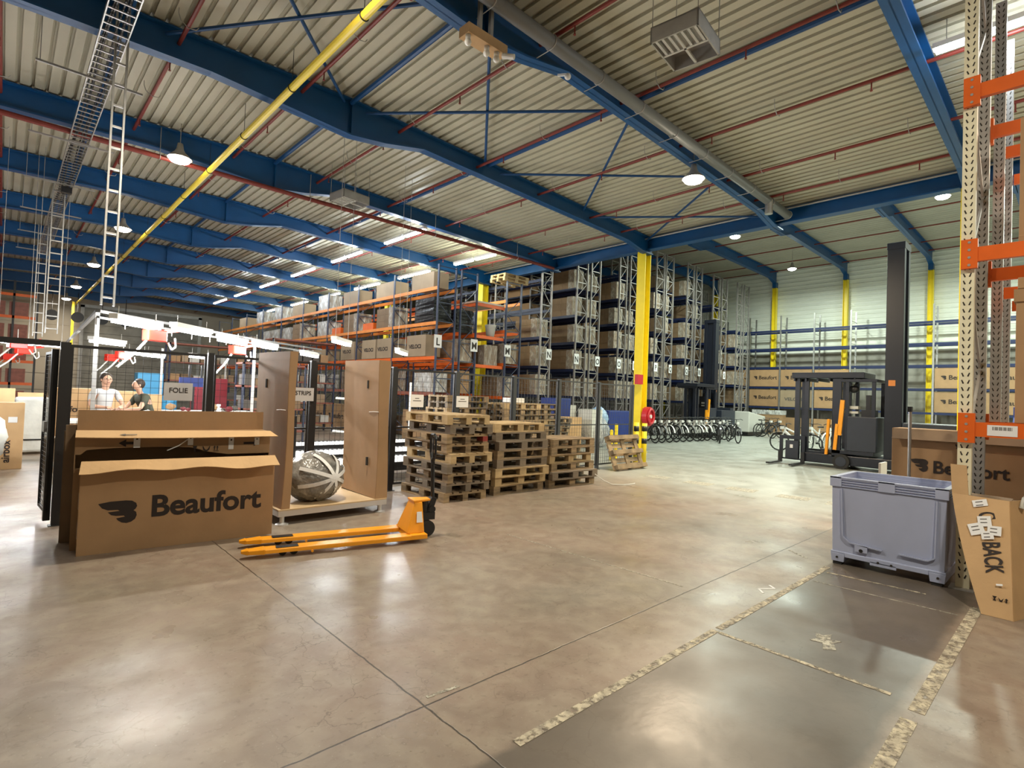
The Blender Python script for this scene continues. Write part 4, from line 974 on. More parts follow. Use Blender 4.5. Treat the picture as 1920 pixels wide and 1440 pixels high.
def wrapped(w, d, h, m, fm='film'):
    t = empty('wrapped_pallet_load', (0, 0, 0), 0, 'film-wrapped pallet load in the racks', 'wrapped load')
    mb = MB()
    nl = 3 if h > .7 else 2
    for i in range(nl):
        for j in range(2):
            mb.box(.004*i, w-.006*((i+j) % 2), d/2*j, d/2*j + d/2 - .006, h/nl*i, h/nl*(i+1)-.006)
    mb.build('carton_body', m, t)
    MB().grid(1, 1, lambda u, v: (0, 0, 0))
    f = MB(); f.box(-.008, w+.012, -.014, .30 if m != 'cardl' else d, 0, h+.008); f.build('stretch_film', fm, t)
    return t
S_w = Stamp(wrapped(.6, 1.25, .78, 'cardm', 'film')); S_wd = Stamp(wrapped(.6, 1.2, .72, 'cardd', 'film')); S_ws = Stamp(wrapped(.6, 1.0, .62, 'cardl', 'filmw'))
bkm = empty('wrapped_pallet_load', (0, 0, 0), 0, 'film-wrapped pallet load in the racks', 'wrapped load')
_m = MB()
for k in range(7): _m.hexa([(-.02+R.uniform(-.03, .03), -.02, k*.115), (.68, R.uniform(-.03, .0), k*.115), (.68, 1.1, k*.115), (0, 1.1, k*.115)], [(-.03+R.uniform(-.03, .03), -.03, k*.115+.1), (.68, -.02, k*.115+.1), (.68, 1.1, k*.115+.1), (0, 1.1, k*.115+.1)])
_m.build('stacked_bags', 'blkm', bkm); S_k = Stamp(bkm)
def snap(y, ln, y0=YF, bl=2.7):
    k = math.floor((y - y0)/bl); a = y0 + k*bl + .05; e = y0 + (k+1)*bl - .05
    y = max(y, a)
    return y if y + ln <= e else e + .10
def slotlab(what, lvl, row, k): return '%s, level %d of the %s, %s along' % (what, lvl, row, ORD[k])
# tall rows N..S
rows = [(14.96, 'first N rack', [1, 2, 3], .58), (17.03, 'second N rack', [1, 2, 3, 4, 5], .69), (17.95, 'first O rack', [1, 2, 3, 4, 5], .63), (19.96, 'second O rack', [1, 2, 3, 4, 5], .57),
        (20.78, 'hidden P rack', [1, 2, 3, 4], .6), (22.96, 'P rack', [1, 2, 3, 5], .73), (23.84, 'first Q rack', [1, 2, 4, 5, 6], .72), (25.96, 'second Q rack', [1, 2, 3, 4, 6], .68), (26.87, 'first R rack', [1, 2, 5], .65), (28.83, 'second R rack', [1, 2, 3, 4], .77), (29.87, 'S rack', [2, 3], .67), (31.88, 'rack beside the corner', [2, 3, 4], .67), (32.84, 'corner rack', [1, 2], .7)]
Z6 = [0, 1.73, 2.85, 3.97, 5.09, 6.21, 7.31]
for ri, (x, nm, lv, d) in enumerate(rows):
    for l in [0] + lv:
        z = Z6[l] + (.0 if l else .02)
        if l == 0:
            if ri % 2 == 0: continue
            z = .015
        k = 0; y = YF + .12 + R.uniform(0, .12)
        while y < YF + (4.2 if ri < 8 else 2.4):
            which = R.random()
            if k == 0:
                st, what, ln = (S_w, 'film-wrapped pale load', 1.3) if which < .7 else (S_wd, 'film-wrapped brown load', 1.25)
            elif which < .55: st, what, ln = S_q, 'plain brown long carton', 1.76
            elif which < .8: st, what, ln = S_wd, 'film-wrapped brown load', 1.25
            else: k += 1; y += 1.1; continue
            y = snap(y, ln - .03); st.put((x + .02, y, z), 0, slotlab(what, l+1, nm, k), 'loads in the tall grey racks'); y += ln + R.uniform(.03, .15); k += 1
    for l in lv:
        MB_d = MB().box(x+.04, x+d-.04, YF+.1, YF+2.6, Z6[l]-.02, Z6[l]-.001)
        tag(MB_d.build('shelf_deck', 'rackb'), 'dark shelf deck at level %d of the %s' % (l+1, nm), 'shelf deck', 'shelf decks in the tall racks')
# row M across the aisle and back-to-back M
for l, z, st, what, n in ((2, 2.71, S_w, 'film-wrapped pale load', 3), (1, 1.66, S_q, 'plain brown long carton', 2), (0, .015, S_wd, 'film-wrapped brown load', 2)):
    for k in range(n): st.put((11.08, snap(YF + .1 + k*1.8, 1.72 if st is S_q else 1.27), z), 0, slotlab(what, l+1, 'M rack joined to L', k), 'loads in the M racks')
for l, z, st, what in ((3, 2.81, S_wd, 'film-wrapped grey load'), (1, .015, S_w, 'film-wrapped pale load'), (2, 1.61, S_wd, 'brown wrapped load')):
    for k in range(2): st.put((13.2, snap(YF + .1 + k*1.9, 1.27), z), 0, slotlab(what, l, 'lone M rack', k), 'loads in the M racks')
PAL[2].put((13.0, 14.38, 5.802), 0, 'pale pallet on top of the lone M rack, lower of two', 'pallets on the racks')
PAL[2].put((14.9, 14.4, 7.9-2.0), 0, 'pale pallet on top of the lone M rack, upper of two', 'pallets on the racks').location = (13.06, 14.42, 5.948)
t = empty('bucket', (12.6, 14.6, 3.72), 0, 'off-white bucket on the shelf between the M signs', 'bucket'); MB().lathe([(.14, 0), (.19, .35), (.20, .36), (.20, .38)], 18).build('bucket_body', 'whd', t, smooth=True); MB().lathe([(.205, .38), (.205, .41)], 18).build('lid', 'whd', t)
t = empty('cross_shelf', (11.80, 14.35, 0), 0, 'orange shelf bridge between the two racks signed M', 'shelf')
for z in (2.58, 3.60, 4.72):
    for yy in (0, 1.9): MB().box(0, 1.32, yy, yy+.05, z, z+.11).build('beam', 'orange', t)
MB().box(0, 1.32, .06, 1.9, 3.67, 3.70).build('deck', 'rackg', t); MB().box(0, 1.32, .06, 1.9, 2.65, 2.68).build('deck', 'rackg', t)
MB().box(0, 1.32, .02, 1.9, 4.84, 4.90).build('top_board', 'whd', t)
t.location = (11.80, 14.45, 0)
S_wd.put((12.35, 14.60, 2.69), 0, 'bulky film-wrapped pallet load on the bridge shelf between the M signs', 'loads in the M racks')
# L row: shelf level by shelf level
for k in range(3): S_v.put((10.14, snap(15.0 + k*1.6, 1.15), 2.85), 0, slotlab('pale carton printed VELOCI', 3, 'L rack', k), 'printed cartons on the L rack')
S_v.put((10.14, snap(20.0, 1.15), 2.85), 0, slotlab('pale carton printed VELOCI', 3, 'L rack', 3), 'printed cartons on the L rack')
S_k.put((10.14, 14.6, 3.98), 0, 'black wrapped stack of bags at the near end of the L rack', 'black wrapped loads'); S_k.put((11.08, 14.6, 3.72), 0, 'black wrapped stack of bags at the near end of the M rack', 'black wrapped loads')
k = 0; y = 16.4
while y < 36:
    w = R.choice([('film-wrapped pale load', S_ws, 1.05), ('short orange crate', None, .9), ('film-wrapped brown load', S_wd, 1.25)])
    if w[1] is None:
        y = snap(y, .8); t = empty('orange_crate', (10.16, y, 3.98), 0, slotlab('low orange crate', 4, 'L rack', min(k, 19)), 'crate', 'orange crates on the L rack')
        MB().box(0, .6, 0, .8, 0, .03).box(0, .02, 0, .8, .03, .25).box(.58, .6, 0, .8, .03, .25).box(.02, .58, 0, .02, .03, .25).box(.02, .58, .78, .8, .03, .25).build('crate_body', 'orange', t)
    else: y = snap(y, w[2]+.02); w[1].put((10.16, y, 3.98), 0, slotlab(w[0], 4, 'L rack', min(k, 19)), 'loads on the L rack')
    y += w[2] + R.uniform(.1, .5); k += 1
k = 0; y = 14.7
while y < 34:
    st, what, ln = R.choice([(S_ws, 'pale wrapped bundle', 1.1), (S_t, 'flat pale carton', 1.35), (S_t, 'flat pale carton', 1.35), (S_ws, 'pale wrapped bundle', 1.1)]) if k else (S_t, 'grey stack of flat cardboard', 1.35)
    y = snap(y, ln); st.put((10.16, y, 5.12), 0, slotlab(what, 5, 'L rack', min(k, 19)), 'loads on top of the L rack'); y += ln + R.uniform(.2, .6); k += 1
k = 0; y = 14.6
while y < 33:
    st, what, ln = (S_wd, 'film-wrapped dark load', 1.3) if k % 3 else (S_ws, 'film-wrapped pale load', 1.1)
    y = snap(y, ln); st.put((10.16, y, 1.67), 0, slotlab(what, 2, 'L rack', min(k, 19)), 'loads on the L rack'); y += ln + .25; k += 1
k = 0; y = 21.4
while y < 34:
    st, what, ln = (S_ws, 'film-wrapped pale load', 1.1) if k % 2 else (S_t, 'pale long carton', 1.35)
    y = snap(y, ln); st.put((10.16, y, 2.85), 0, slotlab(what, 3, 'far part of the L rack', min(k, 19)), 'loads on the L rack'); y += ln + .5; k += 1
for k in range(7):
    S_b.put((10.16, YF + .12 + k*2.7 + (k % 3)*.35, .015), 0, slotlab('carton printed Beaufort', 1, 'L rack', k), 'printed cartons at floor level of the L rack')
# wall rack cartons
n = 0
cnt = {}
for (y, z, st, what) in [(14.53, 2.83, S_b, 'printed'), (12.67, 2.83, S_b, 'printed'), (10.83, 2.83, S_b, 'printed'), (8.97, 2.83, S_p, 'plain'), (14.53, 1.63, S_b, 'printed'), (12.67, 1.63, S_b, 'printed'), (10.80, 1.63, S_v2, 'pale worn'), (8.97, 1.63, S_b, 'printed'), (3.47, 2.83, S_b, 'printed'), (3.47, 1.63, S_b, 'printed'), (1.6, 2.83, S_b, 'printed'), (1.6, 1.63, S_b, 'printed'), (10.83, .02, S_p, 'plain'), (8.97, .02, S_p, 'plain'), (7.08, .02, S_p, 'plain'), (5.32, .02, S_p, 'plain'), (3.47, .02, S_p, 'plain'), (1.6, .02, S_p, 'plain')]:
    n += 1; cnt[z] = cnt.get(z, 0) + 1
    st.put((33.95, y, z), 0, '%s brown carton, %s level of the far wall rack, %s from the corner' % (what, {2.83: 'upper', 1.63: 'middle', .02: 'floor'}[z], ORD[cnt[z]-1]), 'cartons on the far wall rack')
t = S_b.put((32.6, 11.9, .12), 0, 'printed carton on a pallet before the far rack, white film on top', 'floor carton before the far rack')
PAL[0].put((32.55, 11.85, 0), 0, 'pallet under the white-topped printed carton before the far rack', 'pallets in the high hall').rotation_euler = (0, 0, 0)
tag(MB().box(0, .52, 0, 1.75, 0, .25).build('film_bundle', 'filmw', loc=(32.58, 11.88, 1.15)), 'white film bundle lying on the printed carton before the far rack', 'film bundle')

# ------------------------------------------------------------------ very narrow aisle trucks
def vna():
    t = empty('lift_truck', (0, 0, 0), 0, 'truck', 'lift truck')     # +X local points to the forks
    MB().box(-2.6, .35, -.50, .50, .10, .36).build('chassis', 'truckd', t, bevel=.02)
    MB().box(-3.5, -1.95, -.55, .55, .30, 1.32).build('counterweight', 'truck', t, bevel=.03)
    MB().box(-3.48, -3.1, -.45, .45, 1.325, 1.45).build('cover', 'truck', t)
    m = MB()
    for s in (-1, 1): m.box(-1.90, -1.52, s*.24-.08, s*.24+.08, .30, 5.95)
    m.box(-1.85, -1.6, -.18, .18, .4, 5.9); m.box(-1.91, -1.51, -.33, .33, 5.80, 5.98)
    m.build('mast', 'truckd', t, bevel=.01)
    MB().box(-1.75, -1.6, -.325, -.318, 2.25, 2.40).build('orange_sticker', 'orangef', t)
    MB().blob((-1.7, .36, 5.85), .07, .07, .07, 10, 8).build('beacon', 'whd', t, smooth=True)
    # cab
    MB().box(-1.35, -.10, -.50, .50, .40, .50).build('cab_floor', 'truckd', t, bevel=.01)
    MB().box(-1.40, -.72, -.52, .52, .50, 1.42).build('battery_cover', 'truck', t, bevel=.02)
    c = MB()
    for x in (-1.32, -.72): 
        for s in (-1, 1): c.box(x-.04, x+.04, s*.47-.035, s*.47+.035, .5, 2.36)
    c.build('cab_pillar', 'truckd', t)
    MB().box(-1.40, -.55, -.52, .52, 2.34, 2.42).build('cab_roof', 'truckd', t, bevel=.01)
    MB().box(-1.12, .68, -.55, .55, 2.44, 2.60).build('overhead_guard', 'truckd', t, bevel=.015)
    g = MB()
    for k in range(6): g.box(-.9+k*.3, -.86+k*.3, -.5, .5, 2.36, 2.44)
    g.build('guard_bars', 'truckd', t)
    p = MB()
    for s in (-1, 1): p.box(-.58, -.36, s*.45-.05, s*.45+.05, .3, 2.44)
    p.build('front_pillar', 'truckd', t, bevel=.01)
    MB().box(-1.25, -1.0, -.30, .30, 1.42, 1.60).box(-1.2, -1.1, -.28, .28, 1.60, 2.0).build('seat', 'blk', t)
    MB().box(-.95, -.62, -.40, -.10, 1.50, 1.56).box(-.95, -.62, -.40, -.10, 1.62, 1.70).build('control_panel', 'whd', t)
    MB().blob((-.8, -.25, 2.15), .14, .1, .1, 12, 8).tube((-.8, -.25, 2.2), (-.9, -.25, 2.36), .03, 8).build('work_lamp', 'blk', t, smooth=True)
    a = MB(); a.bar((-.55, -.52, .9), (-.62, -.52, 1.85), .06, .10); a.bar((-.45, -.52, .5), (-.50, -.52, 1.2), .06, .08); a.build('safety_gate', 'jack', t)
    MB().bar((-.25, -.54, .36), (-.30, -.54, 1.32), .09, .06).build('grab_handle', 'jack', t)
    # wheels
    
    for s in (-1, 1): MB().tube((-.62, s*.48, .20), (-.62, s*.60, .20), .20, 22).build('load_wheel', 'blkr', t)
 
    for s in (-1, 1): MB().tube((-.62, s*.60, .20), (-.62, s*.61, .20), .13, 18).build('wheel_rim', 'truck', t)
    MB().tube((-2.8, -.12, .17), (-2.8, .12, .17), .17, 20).build('drive_wheel', 'blkr', t)
    # fork head: auxiliary mast, carriage and forks
    h = MB()
    h.box(.50, .62, -.42, -.30, .15, 2.44); h.box(.26, .37, -.42, -.32, .15, 2.44); h.box(.50, .60, .05, .17, .15, 2.44)
    h.box(.38, .43, -.38, -.34, .4, 1.4)
    h.build('auxiliary_mast', 'truckd', t)
    MB().box(-.42, .30, -.44, -.34, .10, .42).box(-.42, .62, .34, .42, .10, .42).build('traverse_frame', 'truckd', t)
    MB().box(.30, .98, -.52, -.45, .70, .80).box(.30, .38, -.52, -.45, .12, .70).box(.90, .98, -.52, -.45, .12, .70).box(.38, .90, -.52, -.45, .12, .16).build('fork_carriage', 'truckd', t)
    MB().box(.46, .80, -.56, -.44, .16, .66).build('carriage_box', 'truck', t); MB().box(.60, .68, -.563, -.56, .45, .55).build('sticker', 'white', t)
    for x in (.34, .94): MB().box(x-.05, x+.05, -1.45, -.52, .03, .07).box(x-.05, x+.05, -.58, -.52, .07, .35).build('fork', 'blk', t)
    for ch in t.children:
        ch.data.transform(Matrix.Scale(-1, 4, (0, 1, 0))); ch.data.flip_normals()
    return t
V0 = Stamp(vna())
V0.put((17.0, 5.10, 0), PI/2, 'large charcoal lift truck with tall mast parked in the high hall', 'narrow aisle lift trucks')
V0.put((25.0, 13.35, 0), PI, 'smaller looking charcoal lift truck parked at the rack ends behind the bicycles', 'narrow aisle lift trucks')
t = empty('cleaning_machine', (29.6, 12.6, 0), PI/2, 'cream coloured machine body standing behind the bicycles', 'machine')
MB().hexa([(-.5, -1.1, .22), (.5, -1.1, .22), (.5, 1.0, .22), (-.5, 1.0, .22)], [(-.5, -1.1, 1.05), (.5, -1.1, 1.05), (.45, .9, 1.30), (-.45, .9, 1.30)]).build('body', 'whd', t, bevel=.04)
MB().box(-.4, .4, -1.0, .9, .04, .22).build('base', 'blk', t)

# ------------------------------------------------------------------ bicycles
def bike():
    t = empty('bicycle', (0, 0, 0), 0, 'b', 'bicycle')
    for x in (-.53, .55):
        w = MB(); w.torus((x, 0, .34), (0, 1, 0), .322, .024, 22, 6); w.torus((x, 0, .34), (0, 1, 0), .30, .008, 22, 4); w.tube((x, -.04, .34), (x, .04, .34), .022, 8)
        for k in range(10): a = k*2*PI/10; w.bar((x, 0, .34), (x + .3*math.cos(a), 0, .34 + .3*math.sin(a)), .003)
        w.build('wheel', 'blkr', t)
    f = MB(); f.tube((-.53, .03, .34), (-.08, .02, .30), .018, 6).tube((-.53, .03, .34), (-.20, .0, .72), .016, 6).tube((-.08, 0, .30), (-.24, 0, .84), .026, 8).tube((-.08, 0, .30), (.36, 0, .72), .045, 8).tube((-.18, 0, .60), (.34, 0, .84), .030, 8).tube((.33, 0, .88), (.40, 0, .66), .032, 8)
    f.build('frame', 'whp', t); MB().tube((.40, .05, .66), (.55, .05, .34), .020, 6).tube((.40, -.05, .66), (.55, -.05, .34), .020, 6).build('fork', 'whp', t)
    MB().path([(.24, -.30, .98), (.30, -.18, 1.02), (.33, 0, 1.0), (.30, .18, 1.02), (.24, .30, .98)], .013, 6).tube((.33, 0, 1.0), (.335, 0, .88), .014, 6).build('handlebar', 'blk', t)
    MB().hexa([(-.38, -.08, .86), (-.12, -.03, .87), (-.12, .03, .87), (-.38, .08, .86)], [(-.38, -.09, .92), (-.10, -.02, .90), (-.10, .02, .90), (-.38, .09, .92)]).build('saddle', 'blk', t)
    MB().box(-.62, -.25, -.06, .06, .70, .715).build('carrier', 'blk', t); MB().box(.40, .52, -.05, .05, .80, .90).build('head_lamp', 'whp', t)
    MB().grid(8, 1, lambda u, v: (.55 + .37*math.cos(.2+u*2.2), -.03+.06*v, .34 + .37*math.sin(.2+u*2.2))).build('mudguard', 'whp', t, thick=.004)
    MB().box(-.14, -.02, -.04, .04, .24, .36).build('motor', 'blk', t)
    return t
bk1 = bike(); SB = Stamp(bk1)
bd = bike()
for ch in list(bd.children):
    if ch.type == 'MESH' and ch.name.split('.')[0] in ('frame', 'fork', 'mudguard'): ch.data.materials[0] = M['bikef']
SD = Stamp(bd)
for i in range(13):
    x = 18.9 + i*.50; y = 12.05 - i*.02
    (SD if i in (0, 1, 3, 5, 10, 11) else SB).put((x, y, 0), math.radians(-112 + R.uniform(-6, 6)), '%s bicycle in the long row by the racks, %s from the column' % ('dark' if i in (0, 1, 3, 5, 10, 11) else 'white', ORD[i]), 'bicycles in the long row')
for i, (x, y, a) in enumerate([(22.3, 10.7, -150), (23.0, 10.4, -135), (28.6, 11.3, -120), (29.2, 11.2, -100)]):
    SD.put((x, y, 0), math.radians(a), 'dark bicycle standing loose, %s' % ['by the cream machine', 'before the cream machine', 'left of the floor carton', 'touching the floor carton side'][i], 'loose dark bicycles')
for i, (x, y, a) in enumerate([(20.9, 7.15, 95), (22.6, 7.0, 172), (22.9, 6.45, 168), (22.6, 5.9, 172), (23.1, 5.35, 175), (22.7, 4.8, 170), (23.0, 4.2, 170), (23.3, 3.2, 172), (23.3, 2.6, 168), (23.5, 2.0, 172), (23.4, 1.4, 170)]):
    (SD if i in (5, 8) else SB).put((x, y, 0), math.radians(a), '%s bicycle behind the large lift truck, %s from the left' % ('dark' if i in (5, 8) else 'white', ORD[i]), 'bicycles behind the lift truck')
for i in range(3):
    t = empty('barrel', (21.0 + i*.7, 2.2 - i*.45, 0), 0, ['dark drum beside the mast of the large truck', 'white topped drum behind the large truck', 'blue crate shaped tub behind the large truck'][i], 'drum', 'drums behind the large truck')
    MB().lathe([(.28, 0), (.30, .02), (.30, 1.2), (.22, 1.3), (.2, 1.55)], 18).build('drum_body', ['blk', 'whd', 'bblue'][i], t, smooth=True)
    MB().lathe([(.2, 1.55), (.2, 1.85), (.15, 1.9)], 14).build('drum_cap', ['whd', 'whp', 'bblue'][i], t)

# behind the fence, centre
t = empty('rolling_tub', (13.25, 11.9, 0), .1, 'tall dark blue plastic tub cart behind the fence', 'tub'); MB().hexa([(0, 0, .15), (.75, 0, .15), (.75, .6, .15), (0, .6, .15)], [(-.05, -.03, 1.62), (.8, -.03, 1.62), (.8, .63, 1.62), (-.05, .63, 1.62)]).build('tub_body', 'bblue', t, bevel=.02)
MB().box(.8, 1.15, .0, .5, .6, 1.40).build('side_box', 'whd', t)
for x in (.1, .65): MB().tube((x, .05, .07), (x, .1, .07), .07, 12).tube((x, .5, .07), (x, .55, .07), .07, 12).build('castor', 'blkr', t)
t = empty('pallet_bin', (16.4, 12.1, 0), 0, 'dark blue container behind the leaning pallet', 'container'); MB().box(0, 1.7, 0, 1.0, .12, 1.22).build('bin_body', 'bblue', t, bevel=.02)
for x in (.05, 1.5): MB().box(x, x+.15, 0, 1, 0, .12).build('skid', 'bblue', t)
carton(13.0, 11.3, 0, .85, .6, 1.02, 'brown carton between the low pallet stack and the film sack', 'card2')
t = empty('film_sack', (14.9, 11.6, 0), 0, 'big clear sack of plastic film waste behind the fence', 'sack'); MB().blob((0, 0, .5), .55, .5, .60, 20, 14, .06, rr, .01).build('sack_body', 'filmw', t, smooth=True); MB().blob((.35, .1, .95), .35, .35, .42, 16, 10, .08, rr, .3).build('blue_bag', mat('pale_blue_film', (.35, .52, .75), .3, bump=1, bscale=8), t, smooth=True); MB().hexa([(-.5, -.3, .3), (0, -.3, .3), (0, .3, .3), (-.5, .3, .3)], [(-.52, -.3, 1.28), (.05, -.3, 1.28), (.05, .3, 1.28), (-.52, .3, 1.28)]).build('white_box', 'wrap', t)
carton(9.4, 9.9, 1.46, .4, .4, .12, 'small white box on the pallets left of the blue cart', 'whp')
# roller beds inside the fence
for i, (y, z) in enumerate([(8.5, .30), (10.0, .30), (11.8, .30)]):
    t = empty('roller_conveyor', (2.9 + i*.8, y, 0), 0, 'white roller conveyor bed with black side rails, %s behind the fence' % ORD[i], 'conveyor', 'roller conveyor beds')
    L = 3.4 + i*.4
    r = MB()
    for k in range(int(L/.1)): r.tube((.05+k*.1, .05, z), (.05+k*.1, 1.05, z), .040, 8)
    r.build('rollers', 'whp', t)
    MB().box(0, L, 0, .045, z-.10, z+.05).box(0, L, 1.055, 1.1, z-.10, z+.05).build('side_rail', 'blk', t)
    for x in (.1, L-.15):
        for yy in (.0, 1.05): MB().box(x, x+.05, yy, yy+.05, 0, z-.10).build('leg', 'blk', t)
t = empty('tube_stand', (7.2, 13.2, 0), 0, 'white bent tube frame standing before the floor cartons', 'tube frame'); MB().path([(0, 0, .4), (0, 0, 1.35), (-.9, .1, 1.4)], .03, 8).path([(0, 0, .45), (-.95, .1, .55)], .03, 8).tube((0, 0, 0), (0, 0, .4), .025, 8).build('tubes', 'whp', t)
t = empty('white_post', (8.35, 13.0, 0), 0, 'white vertical post right of the tall carton', 'post'); MB().tube((0, 0, 0), (0, 0, 1.9), .035, 10).build('post', 'whp', t)
t = empty('black_barrier', (3.55, 9.0, 0), 0, 'black tube barrier behind the tall carton gap', 'barrier'); MB().box(0, .05, 0, .05, 0, 1.15).box(-.9, 0, 0, .05, 1.08, 1.13).box(-.9, 0, 0, .05, .3, .34).box(-.9, -.85, 0, .05, 0, 1.13).build('frame', 'blk', t)

# ------------------------------------------------------------------ workshop behind the fence at the left
t = empty('light_gantry', (0, 0, 2.6), 0, 'aluminium overhead rail frame carrying lamps over the packing tables', 'gantry')
A_, B_, C_ = (.95, 9.62, 0), (3.83, 11.95, 0), (5.75, 13.1, 0)
for p, q in ((A_, B_), (B_, C_)):
    p = Vector(p); q = Vector(q); MB().bar(p, q, .07, .035).bar(p - Vector((0, 0, .09)), q - Vector((0, 0, .09)), .05, .03).build('rail', 'duct', t)
MB().bar((.95, 9.7, 0), (1.25, 20, 0), .05, .04).bar((1.25, 20, 0), (5.5, 20, 0), .07, .05).build('rail', 'duct', t)
for (x, y) in ((.95, 9.62), (3.83, 11.95), (1.25, 20), (3.2, 17.5), (5.5, 20)):
    MB().box(x-.025, x+.025, y+.02, y+.06, -2.6, -.02).build('gantry_post', 'galvl', t)
hk = MB()
for k in range(9): 
    f_ = k/8; p = Vector(A_).lerp(Vector(B_), f_); hk.tube((p.x, p.y, -.1), (p.x, p.y, -.2), .008, 5)
hk.build('hooks', 'whp', t)
wl = [(1.35, 9.15, 2.42), (2.10, 9.45, 2.42), (3.05, 10.75, 2.42), (3.80, 11.25, 2.42), (5.35, 12.8, 2.42), (.15, 16.5, 2.4), (.75, 16.6, 2.4), (1.55, 13.8, 2.40), (2.65, 17.5, 2.38), (3.1, 18.2, 2.38), (4.0, 17.0, 2.38), (-1.2, 12.0, 2.5), (-1.5, 17.0, 2.5), (6.9, 11.2, 2.55), (4.9, 10.2, 2.55)]  # list includes lamps added to brighten the floor behind the fence
for i, (x, y, z) in enumerate(wl):
    tubelight(x, y, z, 150 if i < 5 else 130, 'short daylight tube lamp over the packing tables, %s of the set, some added' % ORD[i], 'work', .9, (.95, .98, 1), 'packing table lamps', hang=2.62 if i not in (5, 6, 11, 12, 13, 14) else 6.9, rz=-PI/4, beam=.16)
for i, (x, y, s) in enumerate([(1.61, 9.42, 1.0), (3.28, 11.25, 1.0), (2.36, 20.0, 1.2), (2.33, 17.7, 1.2), (.37, 18.3, 1.2), (.12, 25, 1.2), (.2, 15.2, 1.1)]):
    t = empty('tool_balancer', (x, y, 2.22), .4, 'bright red tool balancer box with air hose, %s' % ['above the sign board', 'left of the tall carton', 'small and far behind the fence', 'small, beside another far one', 'seen left of the gate post', 'furthest at the left edge', 'at the left by the hanging lamps'][i], 'tool balancer', 'red tool balancers')
    MB().box(-.14*s, .14*s, -.08, .08, 0, .17*s).build('housing', 'redb', t, bevel=.015)
    MB().bar((.12, 0, .16), (.42, .05, .22), .05).build('arm', 'redb', t)
    MB().path([(-.12, 0, 0), (-.35, -.1, -.22), (-.62, -.2, -.42)], .018, 6).path([(.2, 0, 0), (.26, 0, -.1), (.32, 0, -.05), (.3, 0, .08)], .014, 6).build('air_hose', 'whd', t)
    MB().tube((0, 0, .17*s), (0, 0, .40), .01, 5).build('hanging_wire', 'galvl', t)
# tables, shelves, machines
def table(x, y, w, d, h, label, m='whp'):
    t = empty('work_table', (x, y, 0), 0, label, 'table', 'packing tables'); MB().box(0, w, 0, d, h-.04, h).build('tabletop', m, t)
    for a in (0.02, w-.07):
        for b in (.02, d-.07): MB().box(a, a+.05, b, b+.05, 0, h-.04).build('leg', 'galvl', t)
    return t
table(.75, 11.2, 1.7, .8, .95, 'white packing table behind the front cartons'); table(2.7, 11.6, 1.6, .8, .95, 'packing table behind the sign board'); table(2.9, 15.0, 2.0, .9, .95, 'packing table further back'); table(-1.6, 14.2, 1.6, .9, .95, 'packing table at the left edge')
def heap(x, y, z, w, d, n, mats, label, seed):
    rn = random.Random(seed)
    for k in range(n):
        r = rn.uniform(.03, .09); o = MB().blob((0, 0, r), r*1.4, r, r, 8, 6, .15, rn).build('wrapped_part', rn.choice(mats), loc=(x + rn.uniform(0, w), y + rn.uniform(0, d), z))
        tag(o, 'small wrapped part, %s of the %s' % (ORD[k], label), 'part', label)
heap(.9, 11.3, .95, 1.4, .6, 9, ['whp', 'wrap', 'whd'], 'parts on the near packing table', 1); heap(2.8, 11.7, .95, 1.3, .6, 12, ['whp', 'dred', 'green', 'inkg', 'card'], 'parts on the table behind the FOLIE sign', 2); heap(3.0, 15.1, .95, 1.8, .7, 10, ['dred', 'whd', 'card', 'inkg'], 'dark parts on the far packing table', 4)
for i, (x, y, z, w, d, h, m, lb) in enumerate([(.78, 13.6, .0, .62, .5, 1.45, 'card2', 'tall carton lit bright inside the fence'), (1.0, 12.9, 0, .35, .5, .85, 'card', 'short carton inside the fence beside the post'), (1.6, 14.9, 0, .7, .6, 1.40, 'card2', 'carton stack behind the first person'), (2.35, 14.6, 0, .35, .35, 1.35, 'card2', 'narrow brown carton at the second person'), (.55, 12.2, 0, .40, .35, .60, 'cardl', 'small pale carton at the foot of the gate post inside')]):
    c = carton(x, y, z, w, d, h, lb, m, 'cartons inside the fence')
    if i == 0: text(c, 'aufo', .16, (.05, -.008, h*.68), '-Y', 'ink', 'lettering', .02)
def shelf(x, y, w, d, h, n, fm, bm, label, seed, goods=True):
    rn = random.Random(seed); t = empty('shelving', (x, y, 0), 0, label, 'shelving', 'workshop shelving')
    for a in (0, w-.05):
        for b in (0, d-.05): MB().box(a, a+.05, b, b+.05, 0, h).build('post', fm, t)
    for k in range(n):
        z = .3 + k*(h-.35)/max(1, n-1); MB().box(0, w, 0, d, z, z+.05).build('shelf', bm, t)
        xx = .08
        while goods and xx < w - .35 and z < h - .3:
            ww = rn.uniform(.2, .4); hh = rn.uniform(.15, .32)
            q = empty('storage_box', (x + xx, y + .06, z + .052), 0, '%s box on the %s, level %d, %s along' % (rn.choice(['pale', 'brown', 'grey']), label[:40].rsplit(' ', 1)[0] if len(label) > 40 else label, k+1, ORD[int(xx/.25)]), 'box', 'boxes on the workshop shelves'); MB().box(0, ww, 0, d-.15, 0, hh).build('box_body', rn.choice(['cardl', 'cardd', 'whd', 'inkg', 'card']), q); xx += ww + .05
shelf(4.9, 16.2, 1.8, .7, 2.3, 4, 'rackd', 'rust', 'red and blue shelf unit left of the tall carton', 5)
shelf(7.0, 20.0, 2.4, .8, 3.4, 5, 'rackd', 'rust', 'taller shelf unit further back', 6)
shelf(4.6, 24, 3.0, .8, 3.2, 5, 'rackb', 'rust', 'blue shelf unit at the far end', 8)
t = empty('machine_cabinet', (4.15, 17.9, 0), 0, 'dark red machine cabinet behind the fence', 'machine'); MB().box(0, .85, 0, .6, 0, 1.82).build('cabinet_body', 'dred', t, bevel=.02); MB().box(.05, .4, -.01, 0, .2, 1.6).build('door', 'dred', t)
